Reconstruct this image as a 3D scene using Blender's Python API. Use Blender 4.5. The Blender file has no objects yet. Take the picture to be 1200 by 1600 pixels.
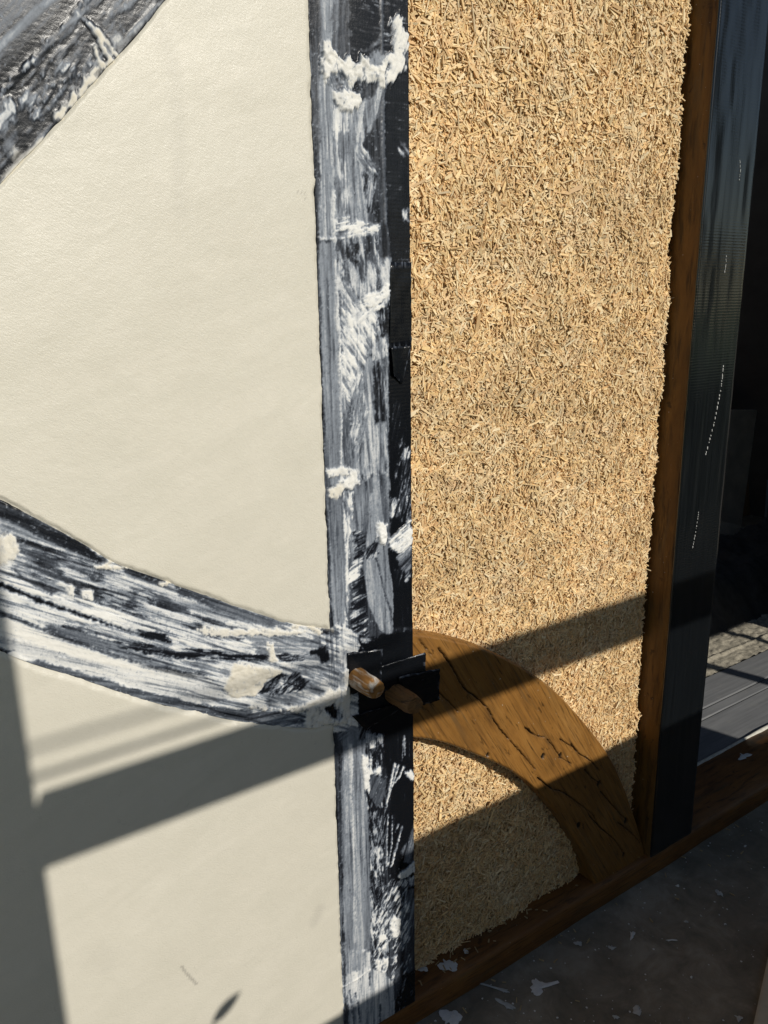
import bpy, bmesh, math, random
import numpy as np
from mathutils import Vector, Matrix

# ------------------------------------------------------------------ camera, sky, sun
scene = bpy.context.scene
C = scene.collection
random.seed(7)
rng = np.random.default_rng(7)

CAM_F, CAM_PITCH, CAM_YAW, CAM_ROLL = 1251.04, .2572, .6015, -.0160       # survey of the place (1200 x 1600)
CAM_POS = np.array([-.5130, -.8821, 1.1441])
_fw = np.array([math.sin(CAM_YAW)*math.cos(CAM_PITCH), math.cos(CAM_YAW)*math.cos(CAM_PITCH), -math.sin(CAM_PITCH)])
_r0 = np.array([math.cos(CAM_YAW), -math.sin(CAM_YAW), 0.])
_u0 = np.cross(_r0, _fw)
_rt = _r0*math.cos(CAM_ROLL) + _u0*math.sin(CAM_ROLL)
_up = -_r0*math.sin(CAM_ROLL) + _u0*math.cos(CAM_ROLL)
cam_data = bpy.data.cameras.new('camera')
cam_data.sensor_fit = 'VERTICAL'
cam_data.sensor_height = 24.0
cam_data.sensor_width = 18.0
cam_data.lens = 24.0*CAM_F/1600
cam_data.clip_start = .01
cam_data.clip_end = 1000
cam = bpy.data.objects.new('camera', cam_data)
C.objects.link(cam)
_m = Matrix.Identity(4)
for i in range(3):
    _m[i][0] = _rt[i]; _m[i][1] = _up[i]; _m[i][2] = -_fw[i]; _m[i][3] = CAM_POS[i]
cam.matrix_world = _m
scene.camera = cam

SUN_X, SUN_Z = .25, .56          # per metre of depth: the sun stands to the right and above
sun_dir = Vector((SUN_X, -1, SUN_Z)).normalized()
world = bpy.data.worlds.new('World')
scene.world = world
world.use_nodes = True
wn = world.node_tree.nodes
sky = wn.new('ShaderNodeTexSky')
sky.sky_type = 'NISHITA'
sky.sun_disc = False
sky.sun_elevation = math.asin(sun_dir.z)
sky.sun_rotation = math.atan2(sun_dir.x, sun_dir.y)
sky.air_density = 1.0
sky.dust_density = .4
world.node_tree.links.new(sky.outputs[0], wn['Background'].inputs[0])
wn['Background'].inputs[1].default_value = .055
sun_data = bpy.data.lights.new('sun', 'SUN')
sun_data.energy = 3.35
sun_data.angle = math.radians(.5)
sun_data.color = (1, .955, .87)
sun = bpy.data.objects.new('sun', sun_data)
sun.rotation_euler = sun_dir.to_track_quat('Z', 'Y').to_euler()
sun.location = (3, -8, 6)
C.objects.link(sun)
scene.view_settings.view_transform = 'Standard'
scene.view_settings.look = 'None'
scene.view_settings.exposure = 0
scene.view_settings.gamma = 1

# ------------------------------------------------------------------ survey helpers: photograph mark -> metres on the wall
def _ray(x, y):
    return _fw + _rt*(x-600)/CAM_F + _up*(800-y)/CAM_F
def wall(x, y, Y=0.):
    d = _ray(x, y); P = CAM_POS + d*(Y-CAM_POS[1])/d[1]
    return (P[0], P[2])
def floor_pt(x, y, Z=-.052):
    d = _ray(x, y); P = CAM_POS + d*(Z-CAM_POS[2])/d[2]
    return (P[0], P[1])
def walls(pts, Y=0.):
    return np.array([wall(a, b, Y) for a, b in pts])

# ------------------------------------------------------------------ noise
def _hash(ix, iy, seed):
    h = (ix.astype(np.int64)*374761393 + iy.astype(np.int64)*668265263 + seed*1442695041) & 0xFFFFFFFF
    h = ((h ^ (h >> 13))*1274126177) & 0xFFFFFFFF
    h = ((h ^ (h >> 16))*2246822519) & 0xFFFFFFFF
    return ((h ^ (h >> 15)) & 0xFFFFFF)/float(0xFFFFFF)
def vnoise(x, y, seed=0):
    x, y = np.broadcast_arrays(np.asarray(x, float), np.asarray(y, float))
    fx, fy = np.floor(x), np.floor(y)
    tx, ty = x-fx, y-fy
    tx = tx*tx*tx*(tx*(tx*6-15)+10); ty = ty*ty*ty*(ty*(ty*6-15)+10)
    ix, iy = fx.astype(np.int64), fy.astype(np.int64)
    a = _hash(ix, iy, seed); b = _hash(ix+1, iy, seed); c = _hash(ix, iy+1, seed); d = _hash(ix+1, iy+1, seed)
    return (a*(1-tx)+b*tx)*(1-ty) + (c*(1-tx)+d*tx)*ty
def fbm(x, y, seed=0, oct=4, gain=.55):
    s = 0.; a = 1.; n = 0.
    for i in range(oct):
        s = s + a*vnoise(x*2.03**i + 17.3*i, y*2.03**i - 9.1*i, seed+31*i); n += a; a *= gain
    return s/n
def sstep(a, b, x):
    t = np.clip((x-a)/(b-a), 0, 1)
    return t*t*(3-2*t)

# ------------------------------------------------------------------ object helpers
def tag(o, label=None, cat=None, group=None, kind=None):
    if label: o['label'] = label
    if cat: o['category'] = cat
    if group: o['group'] = group
    if kind: o['kind'] = kind
    return o
def empty(name, loc=(0, 0, 0)):
    o = bpy.data.objects.new(name, None); C.objects.link(o); o.location = loc
    o.empty_display_size = .05
    return o
def link(name, me, mat, parent=None, loc=None):
    o = bpy.data.objects.new(name, me); C.objects.link(o)
    if mat is not None and not me.materials: me.materials.append(mat)
    if loc is not None: o.location = loc
    if parent is not None:
        o.parent = parent
        if parent.type == 'EMPTY' and loc is None: o.location = -parent.location
    return o
def mesh_np(name, V, F, smooth=True, attrs=None):
    """V (n,3); F (m,3|4) int; attrs name -> (n,) float or (n,3) colour"""
    me = bpy.data.meshes.new(name)
    V = np.asarray(V, np.float32); F = np.asarray(F, np.int32)
    k = F.shape[1]
    me.vertices.add(len(V)); me.vertices.foreach_set('co', V.ravel())
    me.loops.add(F.size); me.loops.foreach_set('vertex_index', F.ravel())
    me.polygons.add(len(F))
    me.polygons.foreach_set('loop_start', np.arange(0, F.size, k, dtype=np.int32))
    me.polygons.foreach_set('use_smooth', np.full(len(F), bool(smooth)))
    me.update(calc_edges=True)
    for n, a in (attrs or {}).items():
        a = np.asarray(a, np.float32)
        if a.ndim == 1:
            at = me.attributes.new(n, 'FLOAT', 'POINT'); at.data.foreach_set('value', a)
        else:
            at = me.attributes.new(n, 'FLOAT_VECTOR', 'POINT'); at.data.foreach_set('vector', a.ravel())
    me.validate()
    return me
def grid_faces(nu, nv, flip=False):
    """grid index = i*nv + j, i<nu, j<nv"""
    i, j = np.meshgrid(np.arange(nu-1), np.arange(nv-1), indexing='ij')
    a = (i*nv+j).ravel()
    F = np.stack([a, a+nv, a+nv+1, a+1], 1)
    return F[:, ::-1] if flip else F
def box_bm(bm, x0, x1, y0, y1, z0, z1):
    vs = [bm.verts.new(p) for p in ((x0,y0,z0),(x1,y0,z0),(x1,y1,z0),(x0,y1,z0),(x0,y0,z1),(x1,y0,z1),(x1,y1,z1),(x0,y1,z1))]
    for q in ((0,3,2,1),(4,5,6,7),(0,1,5,4),(1,2,6,5),(2,3,7,6),(3,0,4,7)):
        bm.faces.new([vs[i] for i in q])
    return vs
def box(name, dims, mat, parent=None, bevel=.003, rough=0., cuts=0):
    bm = bmesh.new(); box_bm(bm, *dims)
    if bevel: bmesh.ops.bevel(bm, geom=list(bm.edges), offset=bevel, segments=2, affect='EDGES', profile=.6)
    me = bpy.data.meshes.new(name); bm.to_mesh(me); bm.free()
    return link(name, me, mat, parent)

# ------------------------------------------------------------------ material helpers
class Mat:
    def __init__(s, name):
        s.m = bpy.data.materials.new(name); s.m.use_nodes = True
        s.t = s.m.node_tree; s.n = s.t.nodes; s.b = s.n['Principled BSDF']
    def new(s, kind, **kw):
        n = s.n.new(kind)
        for k, v in kw.items():
            if k in n.inputs: n.inputs[k].default_value = v
            else: setattr(n, k, v)
        return n
    def link(s, a, b): s.t.links.new(a, b)
    def coords(s, scale=(1, 1, 1), rot=(0, 0, 0), which='Object'):
        tc = s.new('ShaderNodeTexCoord'); mr = s.new('ShaderNodeMapping'); mp = s.new('ShaderNodeMapping')
        mr.inputs['Rotation'].default_value = rot; mp.inputs['Scale'].default_value = scale
        s.link(tc.outputs[which], mr.inputs['Vector']); s.link(mr.outputs['Vector'], mp.inputs['Vector'])
        return mp.outputs['Vector']
    def noise(s, vec, scale, detail=5, rough=.6, dist=0.):
        n = s.new('ShaderNodeTexNoise'); n.inputs['Scale'].default_value = scale
        n.inputs['Detail'].default_value = detail; n.inputs['Roughness'].default_value = rough
        n.inputs['Distortion'].default_value = dist
        s.link(vec, n.inputs['Vector'])
        return n.outputs['Fac']
    def ramp(s, fac, stops):
        r = s.new('ShaderNodeValToRGB'); e = r.color_ramp.elements
        while len(e) < len(stops): e.new(.5)
        for el, (p, c) in zip(e, stops):
            el.position = p; el.color = (c, c, c, 1) if isinstance(c, (int, float)) else tuple(c)+(1,)
        s.link(fac, r.inputs['Fac'])
        return r.outputs['Color']
    def mix(s, fac, a, b, mode='MIX'):
        m = s.new('ShaderNodeMix'); m.data_type = 'RGBA'; m.blend_type = mode
        for sock, v in ((m.inputs['Factor'], fac), (m.inputs['A'], a), (m.inputs['B'], b)):
            pass
        ins = [i for i in m.inputs if i.type == 'RGBA']; fi = m.inputs[0]
        for sock, v in ((fi, fac), (ins[0], a), (ins[1], b)):
            if hasattr(v, 'is_linked'): s.link(v, sock)
            elif isinstance(v, (int, float)): sock.default_value = v
            else: sock.default_value = tuple(v)+((1,) if len(v) == 3 else ())
        return [o for o in m.outputs if o.type == 'RGBA'][0]
    def math(s, op, a, b=0., clamp=False):
        m = s.new('ShaderNodeMath'); m.operation = op; m.use_clamp = clamp
        for sock, v in ((m.inputs[0], a), (m.inputs[1], b)):
            if hasattr(v, 'is_linked'): s.link(v, sock)
            else: sock.default_value = v
        return m.outputs[0]
    def attr(s, name):
        a = s.new('ShaderNodeAttribute'); a.attribute_name = name
        return a
    def bump(s, h, strength=.5, dist=.002, prev=None):
        b = s.new('ShaderNodeBump'); b.inputs['Strength'].default_value = strength
        b.inputs['Distance'].default_value = dist
        s.link(h, b.inputs['Height'])
        if prev is not None: s.link(prev, b.inputs['Normal'])
        return b.outputs['Normal']
    def out(s, color=None, rough=None, normal=None, spec=None):
        for key, v in (('Base Color', color), ('Roughness', rough), ('Specular IOR Level', spec)):
            if v is None: continue
            if hasattr(v, 'is_linked'): s.link(v, s.b.inputs[key])
            elif key == 'Base Color': s.b.inputs[key].default_value = tuple(v)+(1,)
            else: s.b.inputs[key].default_value = v
        if normal is not None: s.link(normal, s.b.inputs['Normal'])
        return s.m

def mat_plain(name, col, rough=.7, var=.25, scale=12, bump=.3):
    m = Mat(name); v = m.coords()
    n = m.noise(v, scale, 6, .65)
    c = m.mix(m.ramp(n, [(.3, 0.), (.7, 1.)]), tuple(x*(1-var) for x in col), tuple(min(1, x*(1+var)) for x in col))
    return m.out(c, rough, m.bump(m.noise(v, scale*8, 4), bump, .001))

def mat_tape():
    """black adhesive tape with plaster dragged across it (attribute cov: how much, crm: how cream)"""
    m = Mat('black_tape_with_plaster'); v = m.coords()
    cov = m.attr('cov').outputs['Fac']; crm = m.attr('crm').outputs['Fac']
    fine = m.noise(v, 900, 3, .6)
    c2 = m.math('ADD', cov, m.math('MULTIPLY', m.math('SUBTRACT', fine, .5), .16), True)
    film = m.ramp(c2, [(0., (.005, .006, .008)), (.12, (.013, .015, .020)), (.32, (.080, .092, .114)), (.55, (.26, .288, .33)), (.76, (.63, .64, .645)), (.95, (.86, .845, .80))])
    cream = m.mix(m.noise(v, 60, 4), (.70, .64, .52), (.78, .73, .62))
    col = m.mix(m.math('MULTIPLY', crm, c2), film, cream)
    ro = m.ramp(cov, [(0., .21), (.25, .36), (.5, .6), (1., .8)])
    # woven ribs of the tape, only where it is bare
    wv = m.new('ShaderNodeTexWave', wave_type='BANDS', bands_direction='Z'); m.link(v, wv.inputs['Vector'])
    wv.inputs['Scale'].default_value = 62; wv.inputs['Distortion'].default_value = 1.2; wv.inputs['Detail'].default_value = 1
    wv2 = m.new('ShaderNodeTexWave', wave_type='BANDS', bands_direction='X'); m.link(v, wv2.inputs['Vector'])
    wv2.inputs['Scale'].default_value = 90; wv2.inputs['Distortion'].default_value = .6
    bare = m.ramp(cov, [(0., 1.), (.3, 0.)])
    wz = m.math('MULTIPLY', m.math('ADD', wv.outputs['Fac'], m.math('MULTIPLY', wv2.outputs['Fac'], .25)), bare)
    wz = m.math('MULTIPLY', wz, m.ramp(m.noise(v, 30, 4, .6), [(.35, .15), (.7, 1.)]))
    nb = m.bump(wz, .13, .0006)
    nb = m.bump(m.noise(v, 420, 5, .7), .22, .0008, nb)
    nb = m.bump(m.noise(v, 25, 3), .12, .004, nb)
    return m.out(col, ro, nb, .36)

def mat_plaster():
    m = Mat('lime_plaster'); v = m.coords()
    big = m.noise(v, 3.5, 5, .6)
    mid = m.noise(v, 28, 6, .65, .4)
    c = m.mix(m.ramp(big, [(.32, 0.), (.68, 1.)]), (.705, .660, .555), (.750, .706, .600))
    sweep = m.noise(m.coords((1.2, 1, 5), (0, .35, 0)), 4.5, 5, .6, .6)
    c = m.mix(m.ramp(sweep, [(.38, .5), (.6, 0.)]), c, (.655, .618, .515))
    c = m.mix(m.ramp(mid, [(.35, .35), (.65, 0.)]), c, (.665, .63, .525))
    st = m.attr('stain').outputs['Fac']
    c = m.mix(m.math('MULTIPLY', st, .6, True), c, (.33, .31, .27))
    ro = m.ramp(m.noise(v, 45, 5, .7), [(.3, .25), (.7, .43)])
    tr = m.noise(m.coords((1, 1, 3.2), (0, .25, 0)), 34, 6, .62, .8)
    nb = m.bump(tr, .045, .0014)
    nb = m.bump(m.noise(m.coords((1, 1, 2.2), (0, -.6, 0)), 290, 4, .72), .42, .0012, nb)
    nb = m.bump(m.noise(v, 700, 3, .7), .22, .0006, nb)
    return m.out(c, ro, nb, .5)

def mat_wood(name, dark, mid, light, rot, rough=.42, sc=1.):
    """oiled oak; rot turns the grain axis (local x after rotation) into the board's run"""
    m = Mat(name)
    v = m.coords((2.2*sc, 14*sc, 26*sc), rot)
    vf = m.coords((9*sc, 60*sc, 190*sc), rot)
    vo = m.coords()
    n1 = m.noise(v, 2.2, 8, .68, 1.2)
    n2 = m.noise(vf, 1.6, 5, .6, .3)
    blot = m.noise(vo, 7, 4, .55)
    c = m.ramp(n1, [(.28, dark), (.5, mid), (.74, light)])
    c = m.mix(m.ramp(n2, [(.34, .8), (.48, 0.)]), c, tuple(x*.36 for x in dark))
    gr = m.noise(m.coords((5*sc, 30*sc, 90*sc), rot), 1.3, 4, .6, .5)
    c = m.mix(m.math('MULTIPLY', m.ramp(gr, [(.52, 0.), (.66, .7)]), m.ramp(m.noise(vo, 5, 3), [(.42, 0.), (.6, 1.)])), c, (.10, .070, .036))
    c = m.mix(m.ramp(blot, [(.30, .55), (.6, 0.)]), c, tuple(x*.55 for x in mid))
    fl = m.noise(m.coords((40, 40, 160), rot), 1.0, 3, .5)
    c = m.mix(m.ramp(fl, [(.67, 0.), (.72, .7)]), c, tuple(x*.25 for x in dark))
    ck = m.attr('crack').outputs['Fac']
    c = m.mix(ck, c, (.010, .007, .004))  # dirt in the cracks, plus groove shade painted into the colour
    spk = m.noise(vo, 210, 2, .5)
    c = m.mix(m.ramp(spk, [(.755, 0.), (.775, .7)]), c, (.6, .57, .5))
    nb = m.bump(n2, .25, .0012)
    nb = m.bump(n1, .3, .003, nb)
    return m.out(c, m.ramp(n1, [(.3, rough+.14), (.7, rough)]), nb, .4)

MT = mat_tape()
MP = mat_plaster()
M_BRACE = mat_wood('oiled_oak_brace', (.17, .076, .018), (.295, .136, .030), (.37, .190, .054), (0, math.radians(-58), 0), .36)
M_POST = mat_wood('oiled_oak_post', (.10, .046, .010), (.19, .090, .018), (.27, .135, .028), (0, math.radians(90), 0), .4)
M_SILL = mat_wood('oiled_oak_sill', (.13, .052, .014), (.23, .095, .022), (.31, .14, .036), (0, 0, 0), .5)

# ------------------------------------------------------------------ plaster canvas: what was dragged over the taped timbers
RES = .001
CX0, CX1, CZ0, CZ1 = -.66, .15, -.02, 1.76
NXC, NZC = int(round((CX1-CX0)/RES))+1, int(round((CZ1-CZ0)/RES))+1
GX = (CX0 + RES*np.arange(NXC))[:, None]*np.ones((1, NZC))
GZ = (CZ0 + RES*np.arange(NZC))[None, :]*np.ones((NXC, 1))
COV = np.zeros((NXC, NZC)); HGT = np.zeros((NXC, NZC)); CRM = np.zeros((NXC, NZC))

def sd_poly(px, pz, poly):
    d = np.full(px.shape, 1e9); inside = np.zeros(px.shape, bool)
    n = len(poly)
    for i in range(n):
        ax, az = poly[i]; bx, bz = poly[(i+1) % n]
        ex, ez = bx-ax, bz-az
        t = np.clip(((px-ax)*ex+(pz-az)*ez)/(ex*ex+ez*ez+1e-12), 0, 1)
        d = np.minimum(d, np.hypot(px-ax-ex*t, pz-az-ez*t))
        c = ((az > pz) != (bz > pz)) & (px < (bx-ax)*(pz-az)/((bz-az) if abs(bz-az) > 1e-12 else 1e-12)+ax)
        inside ^= c
    return np.where(inside, -d, d)
def sd_line(px, pz, pts, w0, w1=None):
    """distance to a polyline minus its half width (tapering to w1)"""
    d = np.full(px.shape, 1e9); L = len(pts)-1
    for i in range(L):
        ax, az = pts[i]; bx, bz = pts[i+1]
        ex, ez = bx-ax, bz-az
        t = np.clip(((px-ax)*ex+(pz-az)*ez)/(ex*ex+ez*ez+1e-12), 0, 1)
        w = w0 if w1 is None else w0+(w1-w0)*(i+t)/L
        d = np.minimum(d, np.hypot(px-ax-ex*t, pz-az-ez*t)-w)
    return d
_seed = [100]
def _bbox(pts, pad):
    a = np.asarray(pts); lo = a.min(0)-pad; hi = a.max(0)+pad
    i0, i1 = max(0, int((lo[0]-CX0)/RES)), min(NXC, int((hi[0]-CX0)/RES)+2)
    j0, j1 = max(0, int((lo[1]-CZ0)/RES)), min(NZC, int((hi[1]-CZ0)/RES)+2)
    return slice(i0, i1), slice(j0, j1)
def lay(poly, kind='solid', hi=.95, lo=.1, th=.5, ang=90, h=0., crm=0., soft=.0022, ragged=.005, scale=1., asp=9., mode='over', line=None, taper=None):
    """poly: survey marks; ang: direction of the drag in degrees in the wall plane; h: thickness in m"""
    P = walls(poly); _seed[0] += 7; sd = _seed[0]
    S = _bbox(P, .02 + (line or 0))
    x, z = GX[S], GZ[S]
    if x.size == 0: return
    d = sd_poly(x, z, P) if line is None else sd_line(x, z, P, line, taper)
    rg = (fbm(x*90/scale**.5, z*90/scale**.5, sd, 4)-.5)*2*ragged
    a = math.radians(ang); al = x*math.cos(a)+z*math.sin(a); ac = -x*math.sin(a)+z*math.cos(a)
    rs = (fbm(ac*260, al*22, sd+3, 3)-.5)*2*ragged
    mask = sstep(soft, -soft, d+.7*rg+.9*rs+soft*.9*(fbm(x*500, z*500, sd+4, 2)-.5)*2)
    if kind == 'solid':
        val = hi-(hi-lo)*.6*fbm(x*55, z*55, sd+1, 3)**2 - .45*hi*sstep(.60, .74, fbm(ac*260, al*110, sd+11, 4, .7))
        hv = h*(.15+1.5*fbm(x*95, z*95, sd+2, 4, .65))
    elif kind == 'streak':
        n = fbm(ac*330/scale, al*330/scale/asp/3, sd+1, 4, .7)
        n2 = fbm(ac*70/scale, al*70/scale/asp, sd+5, 3)
        t = sstep(.25, .75, .55*n+.45*n2)
        val = lo+(hi-lo)*t; hv = h*t
    else:                       # mottle: plaster caught in flecks
        asp = asp*1.7
        n = fbm(ac*190/scale, al*190/scale/asp, sd+1, 5, .72)
        n2 = fbm(x*40/scale, z*40/scale, sd+5, 3)
        t = .72*n+.28*n2
        sk = fbm(ac*420/scale, al*14/scale, sd+13, 3, .7)
        q = .50*sstep(th-.03, th+.05, t)+.50*sstep(th-.16, th+.17, .6*t+.4*sk)
        val = lo*(.35+1.3*fbm(ac*420, al*420/max(1., asp*.6), sd+9, 3, .7))+(hi-lo)*q; hv = h*q*(.3+t)
    if mode == 'over':
        COV[S] = COV[S]*(1-mask)+val*mask
        HGT[S] = np.maximum(HGT[S]*(1-.7*mask), hv*mask)
    elif mode == 'max':
        COV[S] = np.maximum(COV[S], val*mask); HGT[S] = np.maximum(HGT[S], hv*mask)
    elif mode == 'drag':        # fine dry-brush breakup along the pull
        g = .6*fbm(ac*430, al*13, sd+1, 4, .75)+.4*fbm(ac*150, al*9, sd+2, 3)
        COV[S] = COV[S]*(1-mask*hi*sstep(th-.10, th+.14, g)*(HGT[S] < .0009))
        return
    elif mode == 'dark':
        COV[S] = COV[S]*(1-mask*(1-lo)); HGT[S] = HGT[S]*(1-.8*mask)-h*mask
    CRM[S] = CRM[S]*(1-mask)+crm*mask if mode == 'over' else np.where(mode == 'max', np.maximum(CRM[S], crm*mask*(val > .4)), CRM[S])

def L(pts, w, **k):            # a thin dragged line; w half width in survey marks (about a millimetre each)
    lay(pts, line=w*.001, **k)

# ---- centre post
post_all = [(470, -60), (655, -60), (660, 1680), (515, 1680)]
lay(post_all, 'streak', hi=.30, lo=.02, ang=90, ragged=0)
# top stretch
lay([(478,-60),(506,-60),(507,372),(492,372)], 'streak', hi=.55, lo=.12, ang=90, scale=1.2)
lay([(504,-60),(521,-60),(521,100),(505,100)], 'streak', hi=.85, lo=.35, ang=90)
lay([(500,100),(522,100),(524,372),(500,372)], 'streak', hi=.95, lo=.45, ang=90, h=.0006)
lay([(521,-60),(548,-60),(549,95),(523,95)], 'streak', hi=.52, lo=.14, ang=88)
lay([(545,-60),(641,-60),(642,95),(548,95)], 'mottle', hi=.75, lo=.04, th=.63, ang=0, asp=3, scale=.7)
lay([(598,100),(642,100),(643,412),(606,412)], 'mottle', hi=.6, lo=.035, th=.70, ang=0, asp=4, scale=.6)
L([(596,-60),(598,120),(600,250),(603,352),(609,400)], 2.0, kind='streak', hi=.42, lo=.25, h=.0008, ragged=.0006)
L([(611,-60),(613,90)], 2.0, mode='dark', lo=.05, ragged=.0003)
lay([(520,160),(560,165),(593,140),(586,180),(572,205),(566,230),(578,320),(577,350),(520,362)], 'streak', hi=.72, lo=.30, ang=97, ragged=.006)
lay([(520,165),(545,170),(542,330),(522,340)], 'mottle', hi=.9, lo=.35, th=.5, ang=92, asp=7)
lay([(558,165),(570,160),(562,210),(556,235)], 'streak', hi=.92, lo=.5, ang=80)
lay([(592,130),(604,120),(598,160),(583,200),(576,205)], 'streak', hi=.85, lo=.3, ang=72)
lay([(502,72),(515,66),(525,90),(545,93),(556,96),(562,86),(575,92),(590,100),(603,90),(605,106),(598,115),(599,136),(588,130),(565,126),(560,136),(548,134),(545,144),(528,117),(515,127),(503,122),(500,100)], 'solid', hi=.98, lo=.7, h=.0028, crm=.25, ragged=.007)
lay([(521,143),(548,140),(562,148),(567,160),(556,170),(541,174),(525,166),(519,155)], 'solid', hi=.97, lo=.7, h=.0026, crm=.2, ragged=.005)
lay([(516,115),(532,112),(545,128),(542,144),(524,140),(514,128)], 'mottle', hi=.9, lo=.25, th=.55, asp=1.5, ang=120)
lay([(552,130),(562,124),(573,142),(568,150),(556,146)], 'mottle', hi=.7, lo=.06, th=.6, asp=2, ang=80)
lay([(577,84),(590,80),(601,88),(599,99),(588,104),(577,98)], 'solid', hi=.56, lo=.4, ragged=.003)
lay([(572,78),(594,60),(594,66),(580,78)], 'solid', hi=.5, lo=.3, ragged=.002)
lay([(614,28),(626,24),(632,45),(639,55),(637,75),(628,86),(632,105),(620,120),(606,138),(601,126),(608,100),(600,90),(613,82)], 'mottle', hi=.97, lo=.4, th=.36, ang=65, asp=3, h=.0018, crm=.2, ragged=.006)
lay([(630,82),(642,72),(642,98),(634,96)], 'streak', hi=.5, lo=.1, ang=50)
lay([(560,225),(575,235),(592,262),(588,275),(570,262),(562,250)], 'mottle', hi=.92, lo=.3, th=.48, ang=130, asp=3, h=.001)
lay([(566,270),(590,268),(588,340),(574,330)], 'mottle', hi=.8, lo=.06, th=.6, ang=80, asp=5)
lay([(618,215),(640,230),(641,250),(622,240)], 'mottle', hi=.95, lo=.04, th=.57, ang=135, asp=4)
lay([(628,330),(641,325),(641,345),(630,345)], 'mottle', hi=.95, lo=.04, th=.52, asp=2)
# tape joint
L([(490,372),(540,375)], 1.3, kind='solid', hi=.98, lo=.9, h=.0012, ragged=.0012)
lay([(520,345),(545,340),(575,350),(600,352),(606,378),(560,374),(520,378)], 'mottle', hi=.95, lo=.38, th=.46, ang=10, asp=2, h=.0012)
# middle stretch
lay([(521,376),(606,362),(611,400),(610,470),(606,520),(607,760),(530,760),(526,560)], 'mottle', hi=.80, lo=.16, th=.46, ang=100, asp=2.6, scale=1.3, h=.0007, ragged=.003)
lay([(527,560),(606,560),(607,740),(530,740)], 'streak', hi=.78, lo=.20, ang=94, scale=1.4, asp=5)
lay([(535,440),(600,500),(575,560),(545,640),(533,600)], 'mottle', hi=.97, lo=.42, th=.46, ang=125, asp=4, h=.0008)
lay([(560,560),(545,680),(560,720),(575,640)], 'mottle', hi=.9, lo=.45, th=.5, ang=75, asp=4)
lay([(494,376),(521,376),(528,480),(531,600),(531,760),(506,760),(500,520)], 'streak', hi=.62, lo=.40, ang=91, scale=1.1, asp=14, ragged=.002)
L([(520,300),(524,400),(530,520),(533,640),(533,755)], 1.8, kind='streak', hi=.98, lo=.7, h=.0014, ragged=.0025, asp=3)
L([(541,360),(540,430),(541,520),(541,600)], .8, kind='streak', hi=.9, lo=.5, h=.0008, ragged=.0012)
L([(607,400),(610,470),(607,520),(606,600),(606,760)], .9, kind='streak', hi=.85, lo=.45, h=.0012, ragged=.001)
lay([(540,380),(562,378),(566,405),(552,412),(540,400)], 'mottle', hi=.7, lo=.08, th=.56, asp=1.5)
lay([(522,380),(535,382),(528,410),(523,405)], 'mottle', hi=.7, lo=.08, th=.56, asp=2)
lay([(592,350),(604,352),(610,400),(598,402)], 'streak', hi=.3, lo=.05)
lay([(591,480),(606,478),(607,520),(596,530),(590,510)], 'mottle', hi=.8, lo=.04, th=.6, ang=95, asp=4)
lay([(583,565),(600,560),(604,660),(586,660)], 'mottle', hi=.8, lo=.10, th=.56, ang=92, asp=6)
lay([(568,455),(590,460),(606,446),(609,462),(596,470),(602,482),(590,486),(570,478)], 'mottle', hi=.99, lo=.5, th=.36, ang=20, asp=2, h=.0016, ragged=.005)
lay([(556,490),(590,478),(572,500),(560,515)], 'streak', hi=.98, lo=.5, ang=40, h=.001)
# bare tape strip on the right of the post
lay([(610,410),(643,410),(645,980),(608,980),(607,520)], 'mottle', hi=.5, lo=.012, th=.74, ang=90, asp=4, ragged=.001)
lay([(612,440),(624,425),(618,470),(611,475)], 'mottle', hi=.95, lo=.02, th=.55, ang=80, asp=3)
lay([(628,412),(640,412),(640,425),(629,425)], 'mottle', hi=.95, lo=.02, th=.55)
lay([(612,600),(632,660),(630,700),(615,700)], 'mottle', hi=.8, lo=.015, th=.66, ang=75, asp=4)
lay([(626,700),(643,700),(645,830),(612,800)], 'mottle', hi=.97, lo=.015, th=.56, ang=75, asp=3)
lay([(612,780),(625,782),(620,808),(610,806)], 'mottle', hi=.97, lo=.02, th=.46, ang=60, asp=2)
lay([(506,760),(540,755),(608,742),(610,840),(600,870),(570,890),(545,985),(515,985)], 'streak', hi=.62, lo=.22, ang=93, scale=1.3, asp=6)
lay([(535,770),(552,768),(545,900),(540,980),(530,980)], 'mottle', hi=.97, lo=.35, th=.45, ang=92, asp=4, h=.0008)
lay([(553,830),(575,830),(572,950),(575,1005),(545,1010),(548,930)], 'mottle', hi=.9, lo=.05, th=.555, ang=15, asp=3.5, scale=.9)
lay([(548,880),(566,878),(560,905),(545,912)], 'mottle', hi=.99, lo=.3, th=.4, ang=20, asp=3)
lay([(514,772),(534,772),(540,870),(538,975),(520,978),(514,880)], 'streak', hi=.60, lo=.30, ang=91, asp=12, ragged=.002)
lay([(583,742),(592,742),(600,812),(580,840),(575,800)], 'streak', hi=.62, lo=.35, ang=88)
lay([(508,732),(540,729),(557,734),(560,756),(548,764),(530,764),(530,752),(548,745),(530,741),(512,745)], 'solid', hi=.98, lo=.75, h=.0016, crm=.2, ragged=.003)
lay([(511,765),(528,756),(536,764),(526,782),(513,776)], 'solid', hi=.95, lo=.8, h=.0016, crm=.9, ragged=.004)
lay([(585,752),(592,752),(601,830),(607,870),(615,930),(614,985),(608,994),(594,985),(575,946),(567,885),(573,840)], 'streak', hi=.66, lo=.44, ang=97, scale=1.2, asp=8, h=.0006, ragged=.0015, soft=.0008)
L([(588,872),(596,905),(601,930),(611,955),(612,968)], .8, mode='dark', lo=.25, h=.0006, ragged=.0008)
lay([(588,815),(604,818),(608,842),(600,850),(590,842)], 'solid', hi=1., lo=.85, h=.003, ragged=.005)
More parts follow.
